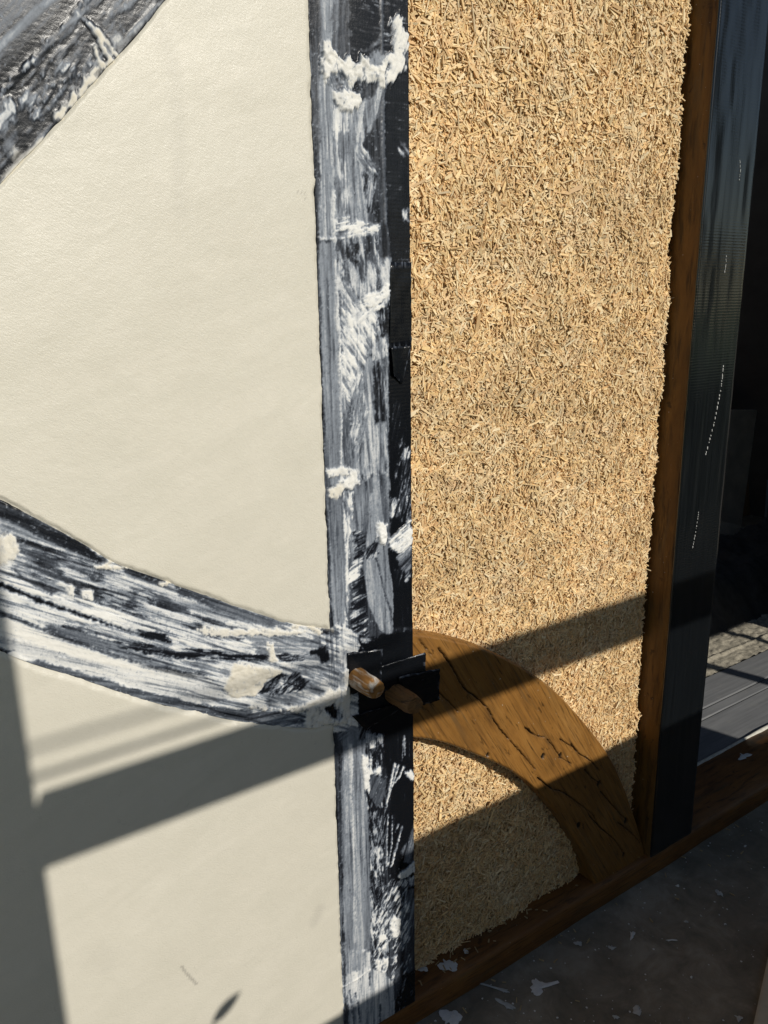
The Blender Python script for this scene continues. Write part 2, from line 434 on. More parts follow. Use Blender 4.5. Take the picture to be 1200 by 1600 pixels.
lay([(606,846),(622,832),(640,814),(644,838),(644,862),(626,866),(610,858)], 'mottle', hi=1., lo=.45, th=.36, ang=25, asp=2.5, h=.0024, ragged=.006)
lay([(618,870),(645,852),(645,885),(634,905)], 'streak', hi=.75, lo=.05, ang=35, scale=.9)
lay([(570,856),(592,845),(590,870),(574,874),(568,868)], 'mottle', hi=.9, lo=.02, th=.52, ang=45, asp=2)
lay([(616,890),(632,886),(628,920),(614,916)], 'mottle', hi=.9, lo=.02, th=.58, ang=70, asp=4)
# band of bare tape at the pegs
lay([(545,1000),(650,985),(652,1150),(600,1160),(575,1150),(548,1140)], 'mottle', hi=.3, lo=.008, th=.74, ragged=.004)
lay([(560,985),(585,1000),(566,1004)], 'mottle', hi=.9, lo=.02, th=.5, ang=-20)
lay([(520,972),(548,985),(566,1012),(540,1010),(522,992)], 'mottle', hi=.97, lo=.15, th=.44, ang=-28, asp=5, h=.001)
# lower stretch
lay([(526,1135),(534,1130),(542,1690),(530,1690)], 'streak', hi=.45, lo=.10, ang=90)
lay([(534,1128),(570,1138),(578,1240),(580,1380),(580,1520),(536,1525),(533,1300)], 'streak', hi=.64, lo=.36, ang=90.5, scale=1.2, asp=16, ragged=.002)
L([(548,1165),(551,1240),(553,1380),(554,1470)], 2.2, kind='streak', hi=.92, lo=.6, h=.0006, ragged=.002, asp=10)
L([(541,1170),(543,1300),(545,1420)], 1.6, kind='streak', hi=.72, lo=.5, ragged=.002, asp=10)
lay([(528,1128),(545,1128),(545,1150),(530,1158)], 'mottle', hi=.5, lo=.04, th=.5, ang=20)
lay([(556,1130),(575,1128),(580,1150),(562,1156)], 'mottle', hi=.55, lo=.02, th=.56, ang=60)
lay([(572,1145),(598,1148),(600,1180),(594,1215),(610,1230),(602,1290),(598,1400),(610,1500),(580,1510),(578,1300),(570,1240)], 'mottle', hi=.92, lo=.03, th=.535, ang=95, asp=2.6, scale=.8, h=.0006, ragged=.004)
lay([(574,1150),(584,1148),(586,1168),(577,1170)], 'mottle', hi=.98, lo=.3, th=.4, asp=2, h=.001)
lay([(565,1178),(576,1180),(578,1205),(592,1198),(594,1208),(582,1212),(577,1240),(569,1232)], 'solid', hi=1., lo=.8, h=.0016, ragged=.006)
lay([(578,1212),(605,1218),(604,1240),(588,1262),(577,1240)], 'streak', hi=.42, lo=.16, ang=60)
lay([(600,1150),(648,1130),(650,1420),(614,1420),(604,1300),(612,1230),(598,1190)], 'mottle', hi=.4, lo=.010, th=.72, ragged=.003)
for ln, w, w1 in (([(617,1194),(611,1220),(604,1258),(596,1280),(592,1305)], 1.9, .8), ([(622,1197),(614,1224),(604,1255)], 1.9, 1.), ([(630,1199),(624,1214),(612,1228)], 2.2, 1.),
                  ([(606,1272),(604,1310),(604,1352)], .9, 1.8), ([(613,1275),(612,1320),(606,1352)], .5, 1.0), ([(628,1292),(621,1318),(612,1352)], 1.0, 1.9), ([(623,1288),(617,1300)], .7, .4),
                  ([(632,1180),(631,1150),(628,1188)], .35, .35)):
    L(ln, w, taper=w1*.001, kind='solid', hi=.98, lo=.8, h=.0009, ragged=.0012)
lay([(632,1206),(642,1204),(647,1212),(645,1220),(636,1216)], 'solid', hi=1., lo=.9, h=.0012, ragged=.003)
lay([(590,1260),(606,1262),(600,1330),(588,1310)], 'mottle', hi=.85, lo=.03, th=.55, ang=75, asp=5)
lay([(584,1330),(596,1318),(598,1340),(586,1352)], 'mottle', hi=.97, lo=.03, th=.48, ang=60, asp=2)
lay([(628,1330),(648,1290),(650,1345),(632,1350)], 'streak', hi=.5, lo=.05, ang=70)
lay([(622,1368),(640,1350),(652,1340),(652,1356),(640,1368),(626,1374)], 'solid', hi=.9, lo=.8, h=.0014, ragged=.003)
lay([(636,1372),(650,1366),(649,1384),(640,1384)], 'solid', hi=.72, lo=.6, ragged=.004)
lay([(618,1380),(640,1372),(630,1410),(612,1430),(614,1395)], 'mottle', hi=.8, lo=.008, th=.64, ang=55)
lay([(632,1392),(648,1386),(648,1500),(624,1480),(624,1440)], 'streak', hi=.55, lo=.06, ang=76, scale=.9)
lay([(590,1376),(640,1376),(640,1530),(580,1530),(578,1480)], 'mottle', hi=.97, lo=.03, th=.545, ang=55, asp=1.8, scale=.8, h=.001, mode='max')
lay([(610,1436),(616,1428),(625,1434),(624,1452),(620,1466),(612,1460),(608,1448)], 'solid', hi=1., lo=.9, h=.002, ragged=.004)
for p in ([(590,1462),(600,1459),(606,1466),(592,1472)], [(590,1482),(602,1474),(604,1480),(592,1487)], [(614,1496),(620,1492),(620,1502),(615,1502)], [(556,1490),(572,1484),(566,1496)]):
    lay(p, 'solid', hi=1., lo=.9, h=.0016, ragged=.003)
lay([(584,1500),(606,1495),(604,1522),(588,1524)], 'mottle', hi=.98, lo=.3, th=.42, asp=1.5, h=.0016)
lay([(534,1480),(580,1488),(580,1525),(535,1528)], 'streak', hi=.85, lo=.5, ang=90, ragged=.006)
lay([(534,1525),(578,1510),(602,1522),(614,1532),(617,1560),(617,1690),(536,1690)], 'streak', hi=.90, lo=.62, ang=88, scale=1.5, h=.0005, ragged=.002)
L([(534,1543),(556,1530),(577,1515)], 1.2, kind='solid', hi=1., lo=.9, h=.0014, ragged=.002)
for ln in ([(546,1548),(550,1570),(553,1600)], [(555,1552),(560,1575),(563,1600)], [(540,1560),(543,1600)], [(577,1520),(577,1540)], [(594,1570),(594,1600)]):
    L(ln, .9, mode='dark', lo=.3, ragged=.002)
lay([(536,1552),(543,1556),(546,1600),(538,1600)], 'mottle', hi=.7, lo=.1, th=.5, ang=95)
lay([(617,1530),(648,1515),(649,1640),(617,1640)], 'mottle', hi=.55, lo=.012, th=.63, asp=1.5, scale=.5, ragged=.002)
lay([(616,1520),(630,1510),(626,1545),(617,1562)], 'streak', hi=.5, lo=.2, ang=65)
L([(629,1547),(633,1530)], 1.2, kind='solid', hi=.8, lo=.7, ragged=.001)
L([(484,-60),(492,300),(500,520),(510,800),(519,980)], 1.6, kind='streak', hi=.24, lo=.04, ragged=.003, asp=5)
L([(529,1180),(533,1350),(537,1500),(541,1640)], 1.4, kind='streak', hi=.24, lo=.04, ragged=.003, asp=5)

# ---- curved brace on the left
lay([(-300,620),(-60,740),(0,770),(180,865),(330,925),(460,965),(560,990),(560,1140),(470,1150),(300,1125),(130,1075),(0,1030),(-60,1010),(-300,930)], 'mottle', hi=.92, lo=.40, th=.44, ang=-31, asp=7, scale=1.2, h=.0008, ragged=0)
lay([(-60,800),(0,815),(70,850),(150,890),(220,915),(190,925),(120,900),(0,850),(-60,830)], 'streak', hi=.93, lo=.55, ang=-32, asp=14)
lay([(-60,752),(0,780),(60,808),(130,848),(172,878),(168,884),(150,882),(100,858),(40,832),(0,812),(-60,790)], 'streak', hi=.28, lo=.05, ang=-33, asp=10, ragged=.003)
lay([(0,808),(60,836),(110,862),(150,884),(120,884),(60,856),(0,830)], 'streak', hi=.8, lo=.3, ang=-33, asp=14)
lay([(150,862),(166,860),(164,868),(152,868)], 'solid', hi=.95, lo=.9, h=.0012, ragged=.001)
lay([(182,874),(215,886),(270,906),(252,918),(215,908),(190,892)], 'streak', hi=.40, lo=.10, ang=-31, asp=9, ragged=.003)
lay([(195,895),(255,918),(300,938),(380,962),(420,976),(340,972),(270,950),(215,925)], 'streak', hi=.92, lo=.45, ang=-30, asp=14)
lay([(272,908),(330,932),(400,957),(465,977),(458,982),(400,975),(340,955),(280,930)], 'streak', hi=.46, lo=.08, ang=-30, asp=9, ragged=.003)
lay([(480,975),(515,985),(512,990),(485,984)], 'streak', hi=.3, lo=.08, ang=-25)
lay([(20,840),(55,845),(110,868),(200,905),(300,950),(260,955),(180,930),(100,900),(30,868)], 'mottle', hi=.9, lo=.18, th=.50, ang=-30, asp=6, h=.0006)
lay([(95,885),(190,905),(300,955),(390,990),(380,1002),(280,985),(180,950),(100,920)], 'mottle', hi=.88, lo=.12, th=.52, ang=-30, asp=6, h=.0006, ragged=.005)
lay([(20,885),(50,890),(95,920),(80,925),(30,905)], 'mottle', hi=.8, lo=.2, th=.52, ang=-35, asp=6)
lay([(380,985),(500,1000),(530,1040),(470,1045),(400,1020)], 'streak', hi=.85, lo=.35, ang=-20, asp=6, h=.0005)
lay([(300,980),(480,985),(470,992),(330,995)], 'solid', hi=.96, lo=.8, h=.0012, crm=.7, ragged=.004)
L([(-60,892),(0,913),(60,938),(130,962),(200,986),(265,1003)], 2.4, taper=.0010, mode='dark', lo=.02, h=.002, ragged=.002)
lay([(160,1003),(200,1003),(280,1015),(330,1012),(370,1022),(425,1020),(428,1034),(380,1032),(300,1030),(230,1022)], 'mottle', hi=.9, lo=.03, th=.57, ang=-22, asp=4, ragged=.004)
lay([(215,985),(260,990),(262,1002),(240,1002)], 'mottle', hi=.6, lo=.04, th=.56, ang=-30, asp=4)
lay([(430,1020),(478,1024),(472,1035),(436,1034)], 'mottle', hi=.8, lo=.03, th=.54, ang=-10, asp=4)
lay([(100,980),(145,992),(140,998),(105,990)], 'mottle', hi=.8, lo=.03, th=.55, ang=-25, asp=4)
lay([(60,970),(150,990),(200,1012),(160,1015),(90,1000)], 'streak', hi=.55, lo=.2, ang=-30, asp=8)
# lip of a second strip of tape
lay([(-60,948),(0,962),(80,993),(160,1022),(240,1046),(330,1058),(280,1062),(200,1050),(120,1030),(0,990),(-60,975)], 'streak', hi=.97, lo=.75, ang=-29, asp=12, crm=.3)
lay([(0,990),(120,1030),(200,1050),(330,1060),(355,1090),(300,1098),(200,1070),(100,1045),(0,1010)], 'streak', hi=.93, lo=.6, ang=-26, asp=14, crm=.15)
L([(-60,942),(0,958),(80,989),(160,1018),(240,1042),(325,1056)], 1.9, taper=.0006, kind='streak', hi=.36, lo=.16, ang=-30, ragged=.001)
lay([(-40,1012),(22,1016),(10,1022),(-40,1028)], 'streak', hi=.1, lo=.03, ang=-20)
lay([(35,1035),(60,1030),(130,1052),(200,1072),(300,1098),(390,1112),(392,1126),(300,1112),(220,1092),(130,1064)], 'streak', hi=.52, lo=.12, ang=-24, asp=10, ragged=.003)
lay([(380,1108),(430,1112),(476,1116),(474,1132),(440,1136),(392,1130)], 'streak', hi=.75, lo=.12, ang=-8, asp=5, scale=1.3)
lay([(388,1104),(440,1108),(480,1100),(520,1070),(545,1040),(545,1130),(480,1140),(476,1112)], 'solid', hi=.93, lo=.6, h=.0026, crm=.55, ragged=.006)
lay([(365,1036),(440,1046),(438,1056),(420,1060),(398,1086),(362,1092),(350,1076)], 'solid', hi=.97, lo=.9, h=.002, crm=1., ragged=.002)
lay([(418,1062),(438,1054),(438,1088),(405,1080)], 'mottle', hi=.7, lo=.03, th=.54, ang=30, asp=2)
lay([(440,1056),(462,1050),(484,1064),(472,1080),(442,1084)], 'mottle', hi=.85, lo=.03, th=.55, ang=30, asp=2)
lay([(480,1020),(510,1008),(514,1030),(505,1038),(494,1024)], 'mottle', hi=.3, lo=.01, th=.66, ragged=.003)
lay([(506,1106),(520,1100),(534,1118),(530,1124),(516,1120)], 'mottle', hi=.3, lo=.01, th=.66, ragged=.003)
lay([(418,1004),(428,1004),(432,1032),(418,1034)], 'solid', hi=.98, lo=.8, h=.002, crm=.8, ragged=.004)
lay([(495,1040),(530,1035),(542,1075),(520,1078)], 'streak', hi=.85, lo=.35, ang=-40, asp=5)
L([(540,1020),(536,1060),(530,1120)], 2.2, kind='streak', hi=.85, lo=.5, ragged=.004, h=.001)
L([(0,778),(60,806),(120,838),(180,870),(260,900),(330,926),(420,958),(520,985)], 1.6, kind='mottle', hi=.95, lo=.3, th=.45, crm=1., ragged=.004, h=.001, asp=3)
L([(165,884),(180,868)], 2.0, kind='solid', hi=.97, lo=.9, crm=1., ragged=.002, h=.0016)
L([(150,886),(210,886)], 1.5, kind='solid', hi=.97, lo=.9, crm=1., ragged=.002, h=.0016)
L([(250,914),(268,908)], 2.0, kind='solid', hi=.97, lo=.9, crm=1., ragged=.002, h=.0016)
L([(460,980),(478,974),(500,988)], 2.6, kind='solid', hi=.97, lo=.9, crm=.9, ragged=.003, h=.002)
lay([(-20,838),(24,838),(30,865),(16,880),(-20,888)], 'mottle', hi=.97, lo=.7, th=.36, crm=.8, h=.0016, ragged=.006, asp=2)
lay([(105,914),(120,916),(110,936),(104,930)], 'solid', hi=.97, lo=.9, h=.0014, crm=.3, ragged=.004)
lay([(125,922),(146,924),(144,936),(128,934)], 'solid', hi=.97, lo=.9, h=.0014, crm=.3, ragged=.004)

lay([(-300,620),(-60,740),(0,770),(180,865),(330,925),(460,965),(530,985),(530,1140),(470,1150),(300,1125),(130,1075),(0,1030),(-60,1010),(-300,930)], mode='drag', hi=.62, th=.575, ang=-30, ragged=0)
lay(post_all, mode='drag', hi=.42, th=.60, ang=90.5, ragged=0)
# ---- straight brace, top left
lay([(-420,700),(-200,520),(0,300),(290,-20),(520,-300),(300,-420),(-420,-420)], 'streak', hi=.62, lo=.02, ang=46, asp=9, scale=1.4, ragged=0)
lay([(0,140),(140,0),(250,-40),(262,0),(0,290)], 'mottle', hi=.62, lo=.05, th=.55, ang=46, asp=4, h=.0004)
lay([(-40,70),(0,42),(85,0),(140,-40),(90,-40),(30,0),(-40,40)], 'streak', hi=.72, lo=.3, ang=41, asp=12)
lay([(-40,-40),(30,-40),(10,10),(-40,40)], 'mottle', hi=.75, lo=.15, th=.52, ang=41, asp=5)
lay([(0,100),(60,62),(50,72),(0,112)], 'mottle', hi=.75, lo=.15, th=.5, ang=42, asp=3)
L([(-30,168),(0,140),(48,93),(104,28),(139,-6)], 1.8, kind='mottle', hi=.95, lo=.12, th=.46, ragged=.002, h=.002, ang=46, asp=2)
L([(-30,155),(0,128),(46,82),(98,20),(120,-10)], 4.5, mode='dark', lo=.35, ragged=.002)
L([(117,17),(137,37),(152,52)], 1.3, kind='solid', hi=.95, lo=.9, h=.0016, ragged=.0012)
L([(152,52),(166,74),(180,95)], 5.0, kind='solid', hi=.95, lo=.9, h=.002, ragged=.003, crm=1.)
L([(163,70),(180,94)], 1.5, kind='streak', hi=.45, lo=.3, ragged=.002)
lay([(0,158),(14,152),(28,170),(22,186),(0,206),(-30,210),(-30,170)], 'solid', hi=.82, lo=.7, h=.001, ragged=.005)
lay([(30,150),(90,100),(140,70),(150,95),(110,140),(60,190),(30,200)], 'mottle', hi=.92, lo=.14, th=.545, ang=55, asp=1.6, scale=.8, h=.0012)
lay([(148,74),(157,94),(176,98),(160,112),(130,150),(115,165),(95,190),(84,185),(82,172),(95,168),(110,150),(135,118),(152,104)], 'solid', hi=.95, lo=.85, h=.0014, crm=1., ragged=.005)
lay([(0,285),(20,255),(24,235),(36,236),(60,215),(72,222),(40,250),(10,290)], 'mottle', hi=.9, lo=.4, th=.45, crm=1., h=.001, ang=46, asp=3)
lay([(175,60),(200,55),(240,20),(255,-10),(262,0),(215,50),(185,84)], 'mottle', hi=.72, lo=.4, th=.45, ang=46, asp=3, crm=.3)
lay([(150,40),(170,25),(200,10),(235,-10),(240,5),(200,45),(165,52)], 'mottle', hi=.45, lo=.10, th=.55, ang=46, asp=2)

lay([(-420,700),(-200,520),(0,300),(290,-20),(520,-300),(300,-420),(-420,-420)], mode='drag', hi=.75, th=.53, ang=46, ragged=0)
# dry drag marks and pinholes over everything that was smeared
_n = fbm(GX*520, GZ*520, 900, 3, .75)-.5
_v = fbm(GX*650, GZ*60, 901, 3, .7)-.5
_p = sstep(.66, .76, fbm(GX*330, GZ*330, 902, 3, .7))
_w = sstep(.70, .78, fbm(GX*300, GZ*300, 903, 3, .7))*(COV > .012)
COV = COV + (.30*_n+.26*_v)*(1.5*COV*(1.15-COV)+.01) - .22*_p*COV*(COV < .93) + .35*_w*sstep(.02, .10, COV)*(COV < .3)
HGT = HGT*1.35 + .0005*np.clip(COV, 0, 1)*(fbm(GX*260, GZ*260, 905, 3, .7)-.4)
COV = np.clip(COV, 0, 1)
def canvas(F, x, z):
    u = np.clip((x-CX0)/RES, 0, NXC-1.001); v = np.clip((z-CZ0)/RES, 0, NZC-1.001)
    i, j = u.astype(int), v.astype(int); a, b = u-i, v-j
    return (F[i, j]*(1-a)+F[i+1, j]*a)*(1-b)+(F[i, j+1]*(1-a)+F[i+1, j+1]*a)*b

def skin(name, X, Z, parent, y0=0., border=.004, relief=.0006):
    """taped front of a timber: X, Z are (nu, nv) positions in the wall plane"""
    nu, nv = X.shape
    cov, hgt, crm = canvas(COV, X, Z), canvas(HGT, X, Z), canvas(CRM, X, Z)
    Y = y0 - hgt - relief*(fbm(X*18, Z*18, 5, 3)-.5)*2 - .0007*cov*(fbm(X*230, Z*230, 9, 3)-.3)
    V = np.stack([X, Y, Z], -1)
    # fold the border back round the timber's edge
    Vp = np.empty((nu+2, nv+2, 3)); Vp[1:-1, 1:-1] = V
    Vp[0, 1:-1] = V[0]; Vp[-1, 1:-1] = V[-1]; Vp[:, 0] = Vp[:, 1]; Vp[:, -1] = Vp[:, -2]
    for s in ((0, slice(None)), (-1, slice(None)), (slice(None), 0), (slice(None), -1)): Vp[s][..., 1] = y0+border
    pad = lambda a: np.pad(a, 1, mode='edge').ravel()
    me = mesh_np(name, Vp.reshape(-1, 3), grid_faces(nu+2, nv+2), True, {'cov': pad(cov), 'crm': pad(crm)})
    return link(name, me, MT, parent)

# ------------------------------------------------------------------ ground
def mat_concrete():
    m = Mat('dark_concrete'); v = m.coords()
    a = m.noise(v, 2.2, 6, .62); b = m.noise(v, 14, 6, .7, .5); c = m.noise(v, 160, 4, .6)
    col = m.mix(m.ramp(a, [(.3, 0.), (.7, 1.)]), (.16, .136, .098), (.36, .315, .24))
    col = m.mix(m.ramp(b, [(.35, .6), (.6, 0.)]), col, (.10, .084, .058))
    col = m.mix(m.ramp(b, [(.56, 0.), (.74, .38)]), col, (.44, .40, .32))
    col = m.mix(m.ramp(c, [(.70, 0.), (.74, .5)]), col, (.35, .34, .31))
    nb = m.bump(b, .3, .003); nb = m.bump(c, .25, .001, nb)
    return m.out(col, m.ramp(a, [(.3, .62), (.7, .85)]), nb, .35)
M_CON = mat_concrete()
gz = -.052
ground = link('ground', mesh_np('ground', [(-250, -400, gz), (250, -400, gz), (250, .02, gz), (-250, .02, gz)], [(0, 1, 2, 3)], False), M_CON)
tag(ground, kind='structure')
M_BOUNCE_LAWN = mat_plain('bounce_lawn', (.055, .10, .025), .9, .4, 6, 1.)  # unseen lawn, added to throw green bounce into the shade
tag(link('bounce_lawn', mesh_np('bounce_lawn', [(-250, -390, gz+.012), (250, -390, gz+.012), (250, -2.4, gz+.012), (-250, -2.4, gz+.012)], [(0, 1, 2, 3)], False), M_BOUNCE_LAWN), kind='structure')

# ------------------------------------------------------------------ sill beam
M_SPLAT = mat_plain('dried_white_paint', (.74, .73, .69), .75, .12, 60, .5)
M_BEAD = mat_plain('pale_mortar_bead', (.62, .60, .52), .8, .2, 60, .6)
sill = empty('sill_beam', (.5, .07, gz))
tag(sill, 'low oiled oak sill beam along the floor beneath both posts', 'beam')
nx, xs = 900, np.linspace(-.8, 3.2, 900)
prof = [(.006, gz-.01), (.0, gz+.012), (.0, -.012), (.002, -.004), (.008, 0.), (.05, .0005), (.10, .0), (.150, -.001), (.152, -.03)]
V = np.zeros((nx, len(prof), 3))
for k, (py, pz) in enumerate(prof):
    V[:, k, 0] = xs
    V[:, k, 1] = py + .003*(fbm(xs*6, np.full(nx, k*.31), 41, 3)-.5)*2*(k < 7)
    V[:, k, 2] = pz + .0025*(fbm(xs*7, np.full(nx, k*.4), 43, 4)-.5)*2*(2 <= k < 8)
link('timber', mesh_np('timber', V.reshape(-1, 3), grid_faces(nx, len(prof)), True), M_SILL, sill)
bx = np.linspace(.905, 3.0, 300)
bw = .004+.004*fbm(bx*14, bx*0, 3, 3)
V = np.zeros((300, 5, 3))
for k, (a, b) in enumerate(((-1, -.5), (-.7, .6), (0, 1), (.7, .6), (1, -.5))):
    V[:, k] = np.stack([bx, .153+a*bw*.9, -.001+b*bw*.7], -1)
link('mortar_bead', mesh_np('mortar_bead', V.reshape(-1, 3), grid_faces(300, 5), True), M_BEAD, sill)

def splat(name, cx, cy, cz, r, arms, parent, seed, mat=None, stretch=(1, 1), ang=0.):
    """dried splash: flat uneven drop with drawn-out arms, a millimetre thick"""
    rr = random.Random(seed); n = 48
    ph = [(rr.uniform(0, 6.28), rr.uniform(.15, .8), rr.uniform(.08, .2)) for _ in range(arms)]
    ca, sa = math.cos(ang), math.sin(ang)
    vs = [(cx, cy, cz+.0016)]; fs = []
    for ring, (f, h) in enumerate(((.55, .0014), (1., .0002))):
        for i in range(n):
            t = 6.2832*i/n
            q = .70+.17*math.sin(2*t+seed)+.10*math.sin(3*t+2*seed)+.07*math.sin(5*t+3*seed)
            for a0, ln, wd in ph:
                d = (t-a0+math.pi) % (2*math.pi)-math.pi
                q += ln*math.exp(-(d/wd)**2)
            q = q*r*f*rr.uniform(.94, 1.06)
            x, y = q*math.cos(t)*stretch[0], q*math.sin(t)*stretch[1]
            vs.append((cx+x*ca-y*sa, cy+x*sa+y*ca, cz+h))
    for i in range(n):
        j = (i+1) % n
        fs.append((0, 1+i, 1+j, 1+j)); fs.append((1+i, 1+n+i, 1+n+j, 1+j))
    me = bpy.data.meshes.new(name); me.from_pydata(vs, [], [tuple(dict.fromkeys(f)) for f in fs]); me.update()
    for p in me.polygons: p.use_smooth = True
    o = link(name, me, mat or M_SPLAT, parent)
    return o
x, y = floor_pt(702, 1512, 0.)
splat('plaster_splash', x, y+.002, .002, .019, 1, sill, 3, None, (1.1, 1.))
x, y = floor_pt(728, 1488, 0.); splat('plaster_splash', x, y, .002, .007, 0, sill, 5)
x, y = floor_pt(1163, 1183, 0.); splat('plaster_splash', x, y, .002, .018, 2, sill, 8, None, (1.6, .7))
x, y = floor_pt(640, 1528, 0.); splat('plaster_splash', x+.03, y, .002, .010, 0, sill, 9)

# splashes on the concrete
M_SPL2 = mat_plain('thin_white_splash', (.50, .50, .47), .8, .2, 80, .4)
for k, (px_, py_, r, arms, st, an, mt) in enumerate((
        (840, 1545, .019, 6, (1, 1), .3, 0), (988, 1462, .010, 2, (1.3, .6), .5, 0), (903, 1475, .009, 9, (1, 1), 0, 1), (955, 1482, .007, 8, (1, 1), 0, 1),
        (1123, 1396, .010, 6, (1, 1), 0, 1), (1059, 1385, .004, 1, (1.4, 1), 0, 0), (1164, 1323, .0035, 1, (1.6, 1), 0, 0), (1050, 1470, .008, 3, (1.6, .35), -.6, 0),
        (1072, 1441, .005, 3, (1, 1), 0, 1), (705, 1590, .022, 1, (1.1, 1), 0, 0), (790, 1570, .014, 5, (.6, 1.6), .4, 1), (995, 1580, .013, 4, (1, .8), 0, 1),
        (1080, 1528, .0035, 1, (1, 1), 0, 0), (1155, 1592, .007, 3, (1, 1), 0, 1), (1133, 1445, .003, 1, (1, 1), 0, 0), (962, 1590, .006, 3, (1, 1), 0, 1),
        (775, 1545, .012, 2, (.35, 2.6), .55, 1), (1095, 1432, .003, 1, (1, 1), 0, 1))):
    x, y = floor_pt(px_, py_)
    splat('paint_splash', x, y, gz+.0015, r, arms if arms == 6 and r > .018 else min(arms, 2), ground, 20+k, M_SPL2 if mt else None, st, an)
# wood chips fallen from the infill along the sill
nL = 80
lx = rng.uniform(.1, 1.5, nL); ly = -np.abs(rng.normal(0, .06, nL))-.004; on = rng.random(nL) < .45
ly = np.where(on, rng.uniform(.012, .045, nL), ly); lz = np.where(on, .003, gz+.0016)
lx = np.where(on, rng.uniform(.15, .74, nL), lx)
LV, LF = [], []
for i in range(nL):
    a = rng.random()*3.14; l_, w_ = rng.uniform(.002, .006), rng.uniform(.0007, .0016); c, q = math.cos(a), math.sin(a); b = len(LV)
    for sx, sy in ((-1, -1), (1, -.5), (1, .6), (-1, 1)):
        for zz in (0, .0012): LV.append((lx[i]+sx*l_*c-sy*w_*q, ly[i]+sx*l_*q+sy*w_*c, lz[i]+zz+.0008*sx))
    for f_ in ((1, 3, 5, 7), (0, 2, 3, 1), (2, 4, 5, 3), (4, 6, 7, 5), (6, 0, 1, 7)): LF.append([b+k for k in f_])
M_LOOSE = mat_plain('loose_chip', (.45, .33, .17), .7, .25, 90, .3)
tag(link('fallen_chips', mesh_np('fallen_chips', LV, LF, False), M_LOOSE), 'small wood chips fallen along the sill and the floor edge', 'wood chips', None, 'stuff')
# fine specks, far too many to count
sv, sf = [], []
for k in range(650):
    x = random.uniform(-.1, 1.6); y = -abs(random.gauss(0, .35)); r = random.choice((.0006, .0008, .001, .0014, .002))
    if y < -1.2: continue
    b = len(sv); n = 6
    sv.append((x, y, gz+.0022))
    for i in range(n):
        t = 6.283*i/n; q = r*random.uniform(.7, 1.3); sv.append((x+q*math.cos(t), y+q*math.sin(t), gz+.0012))
    for i in range(n): sf.append((b, b+1+i, b+1+(i+1) % n))
tag(link('paint_specks', mesh_np('paint_specks', sv, sf, True), M_SPLAT, ground), kind='stuff')

# ------------------------------------------------------------------ posts
W = .14
P2 = .7583
def timber_box(parent, x0, x1, y0, y1, z0, z1, mat, name='timber'):
    """squared timber with eased, slightly wandering arrises"""
    nz = 160; zs = np.linspace(z0, z1, nz)
    c = .004
    loop = [(x0+c, y0), (x1-c, y0), (x1, y0+c), (x1, y1-c), (x1-c, y1), (x0+c, y1), (x0, y1-c), (x0, (y0+y1)/2), (x0, y0+c)]
    V = np.zeros((nz, len(loop)+1, 3))
    for k, (a, b) in enumerate(loop+loop[:1]):
        kk = k % len(loop)
        V[:, k] = np.stack([a+.0012*(fbm(zs*5, zs*0+kk*1.7, 51, 3)-.5)*2, b+.0012*(fbm(zs*5, zs*0+kk*2.3, 53, 3)-.5)*2, zs], -1)
    F = grid_faces(nz, len(loop)+1, True)
    return link(name, mesh_np(name, V.reshape(-1, 3), F, True), mat, parent)

post1 = empty('timber_post', (.07, .07, 0))
tag(post1, 'upright post wrapped in black tape smeared with white plaster, between plaster and wood chips', 'post', 'upright posts of the wall frame')
timber_box(post1, .0015, W-.0008, .0015, .14, .0, 1.75, M_POST)
nu, nv = 121, 1501
X, Z = np.meshgrid(np.linspace(.0, W, nu), np.linspace(.0015, 1.74, nv), indexing='ij')
X = X + (.0008*(fbm(Z*30, Z*0, 61, 3)-.5)*2)*(X > .12)
skin('tape_wrap', X, Z, post1)

def sheet(name, pts, parent, mat, y=-.002, thick=.0005, curl=(0, 0), n=14, seed=0):
    """torn strip of tape: quad in survey marks (tl, tr, br, bl), lifted off by curl at its left / right end"""
    q = walls(pts, 0.)
    s, t = np.meshgrid(np.linspace(0, 1, n), np.linspace(0, 1, n), indexing='ij')
    top = q[0][None, None]*(1-s)[..., None]+q[1][None, None]*s[..., None]
    bot = q[3][None, None]*(1-s)[..., None]+q[2][None, None]*s[..., None]
    P = top*(1-t)[..., None]+bot*t[..., None]
    edge = ((t == 0) | (t == 1) | (s == 1))
    P = P + edge[..., None]*(rng.random(P.shape)-.5)*.0022
    Y = y - curl[0]*(1-s)**2 - curl[1]*s**2 - .0012*(fbm(P[..., 0]*60, P[..., 1]*60, seed, 3)-.5)*2
    V1 = np.stack([P[..., 0], Y, P[..., 1]], -1).reshape(-1, 3); V2 = V1+np.array([0, thick, 0])
    F = grid_faces(n, n)
    loop = [i*n for i in range(n)]+[(n-1)*n+j for j in range(1, n)]+[i*n+n-1 for i in range(n-2, -1, -1)]+[j for j in range(n-2, 0, -1)]
    side = [(loop[i], loop[i]+n*n, loop[(i+1) % len(loop)]+n*n, loop[(i+1) % len(loop)]) for i in range(len(loop))]
    F = np.concatenate([F, F[:, ::-1]+n*n, np.array(side)])
    z = np.zeros(2*n*n)
    rim = (edge.ravel()*rng.random(n*n)**3*.5)
    me = mesh_np(name, np.concatenate([V1, V2]), F, True, {'cov': np.concatenate([rim, z[:n*n]]), 'crm': z})
    return link(name, me, MT, parent)
sheet('tape_flap', [(541,1020),(594,1011),(592,1072),(544,1085)], post1, MT, -.0025, .0005, (0, .004), seed=1)
sheet('tape_flap', [(592,1040),(660,1017),(661,1058),(590,1080)], post1, MT, -.0035, .0005, (.001, .004), seed=2)
sheet('tape_flap', [(618,1056),(681,1041),(681,1090),(630,1108)], post1, MT, -.0055, .0005, (.002, .004), seed=3)
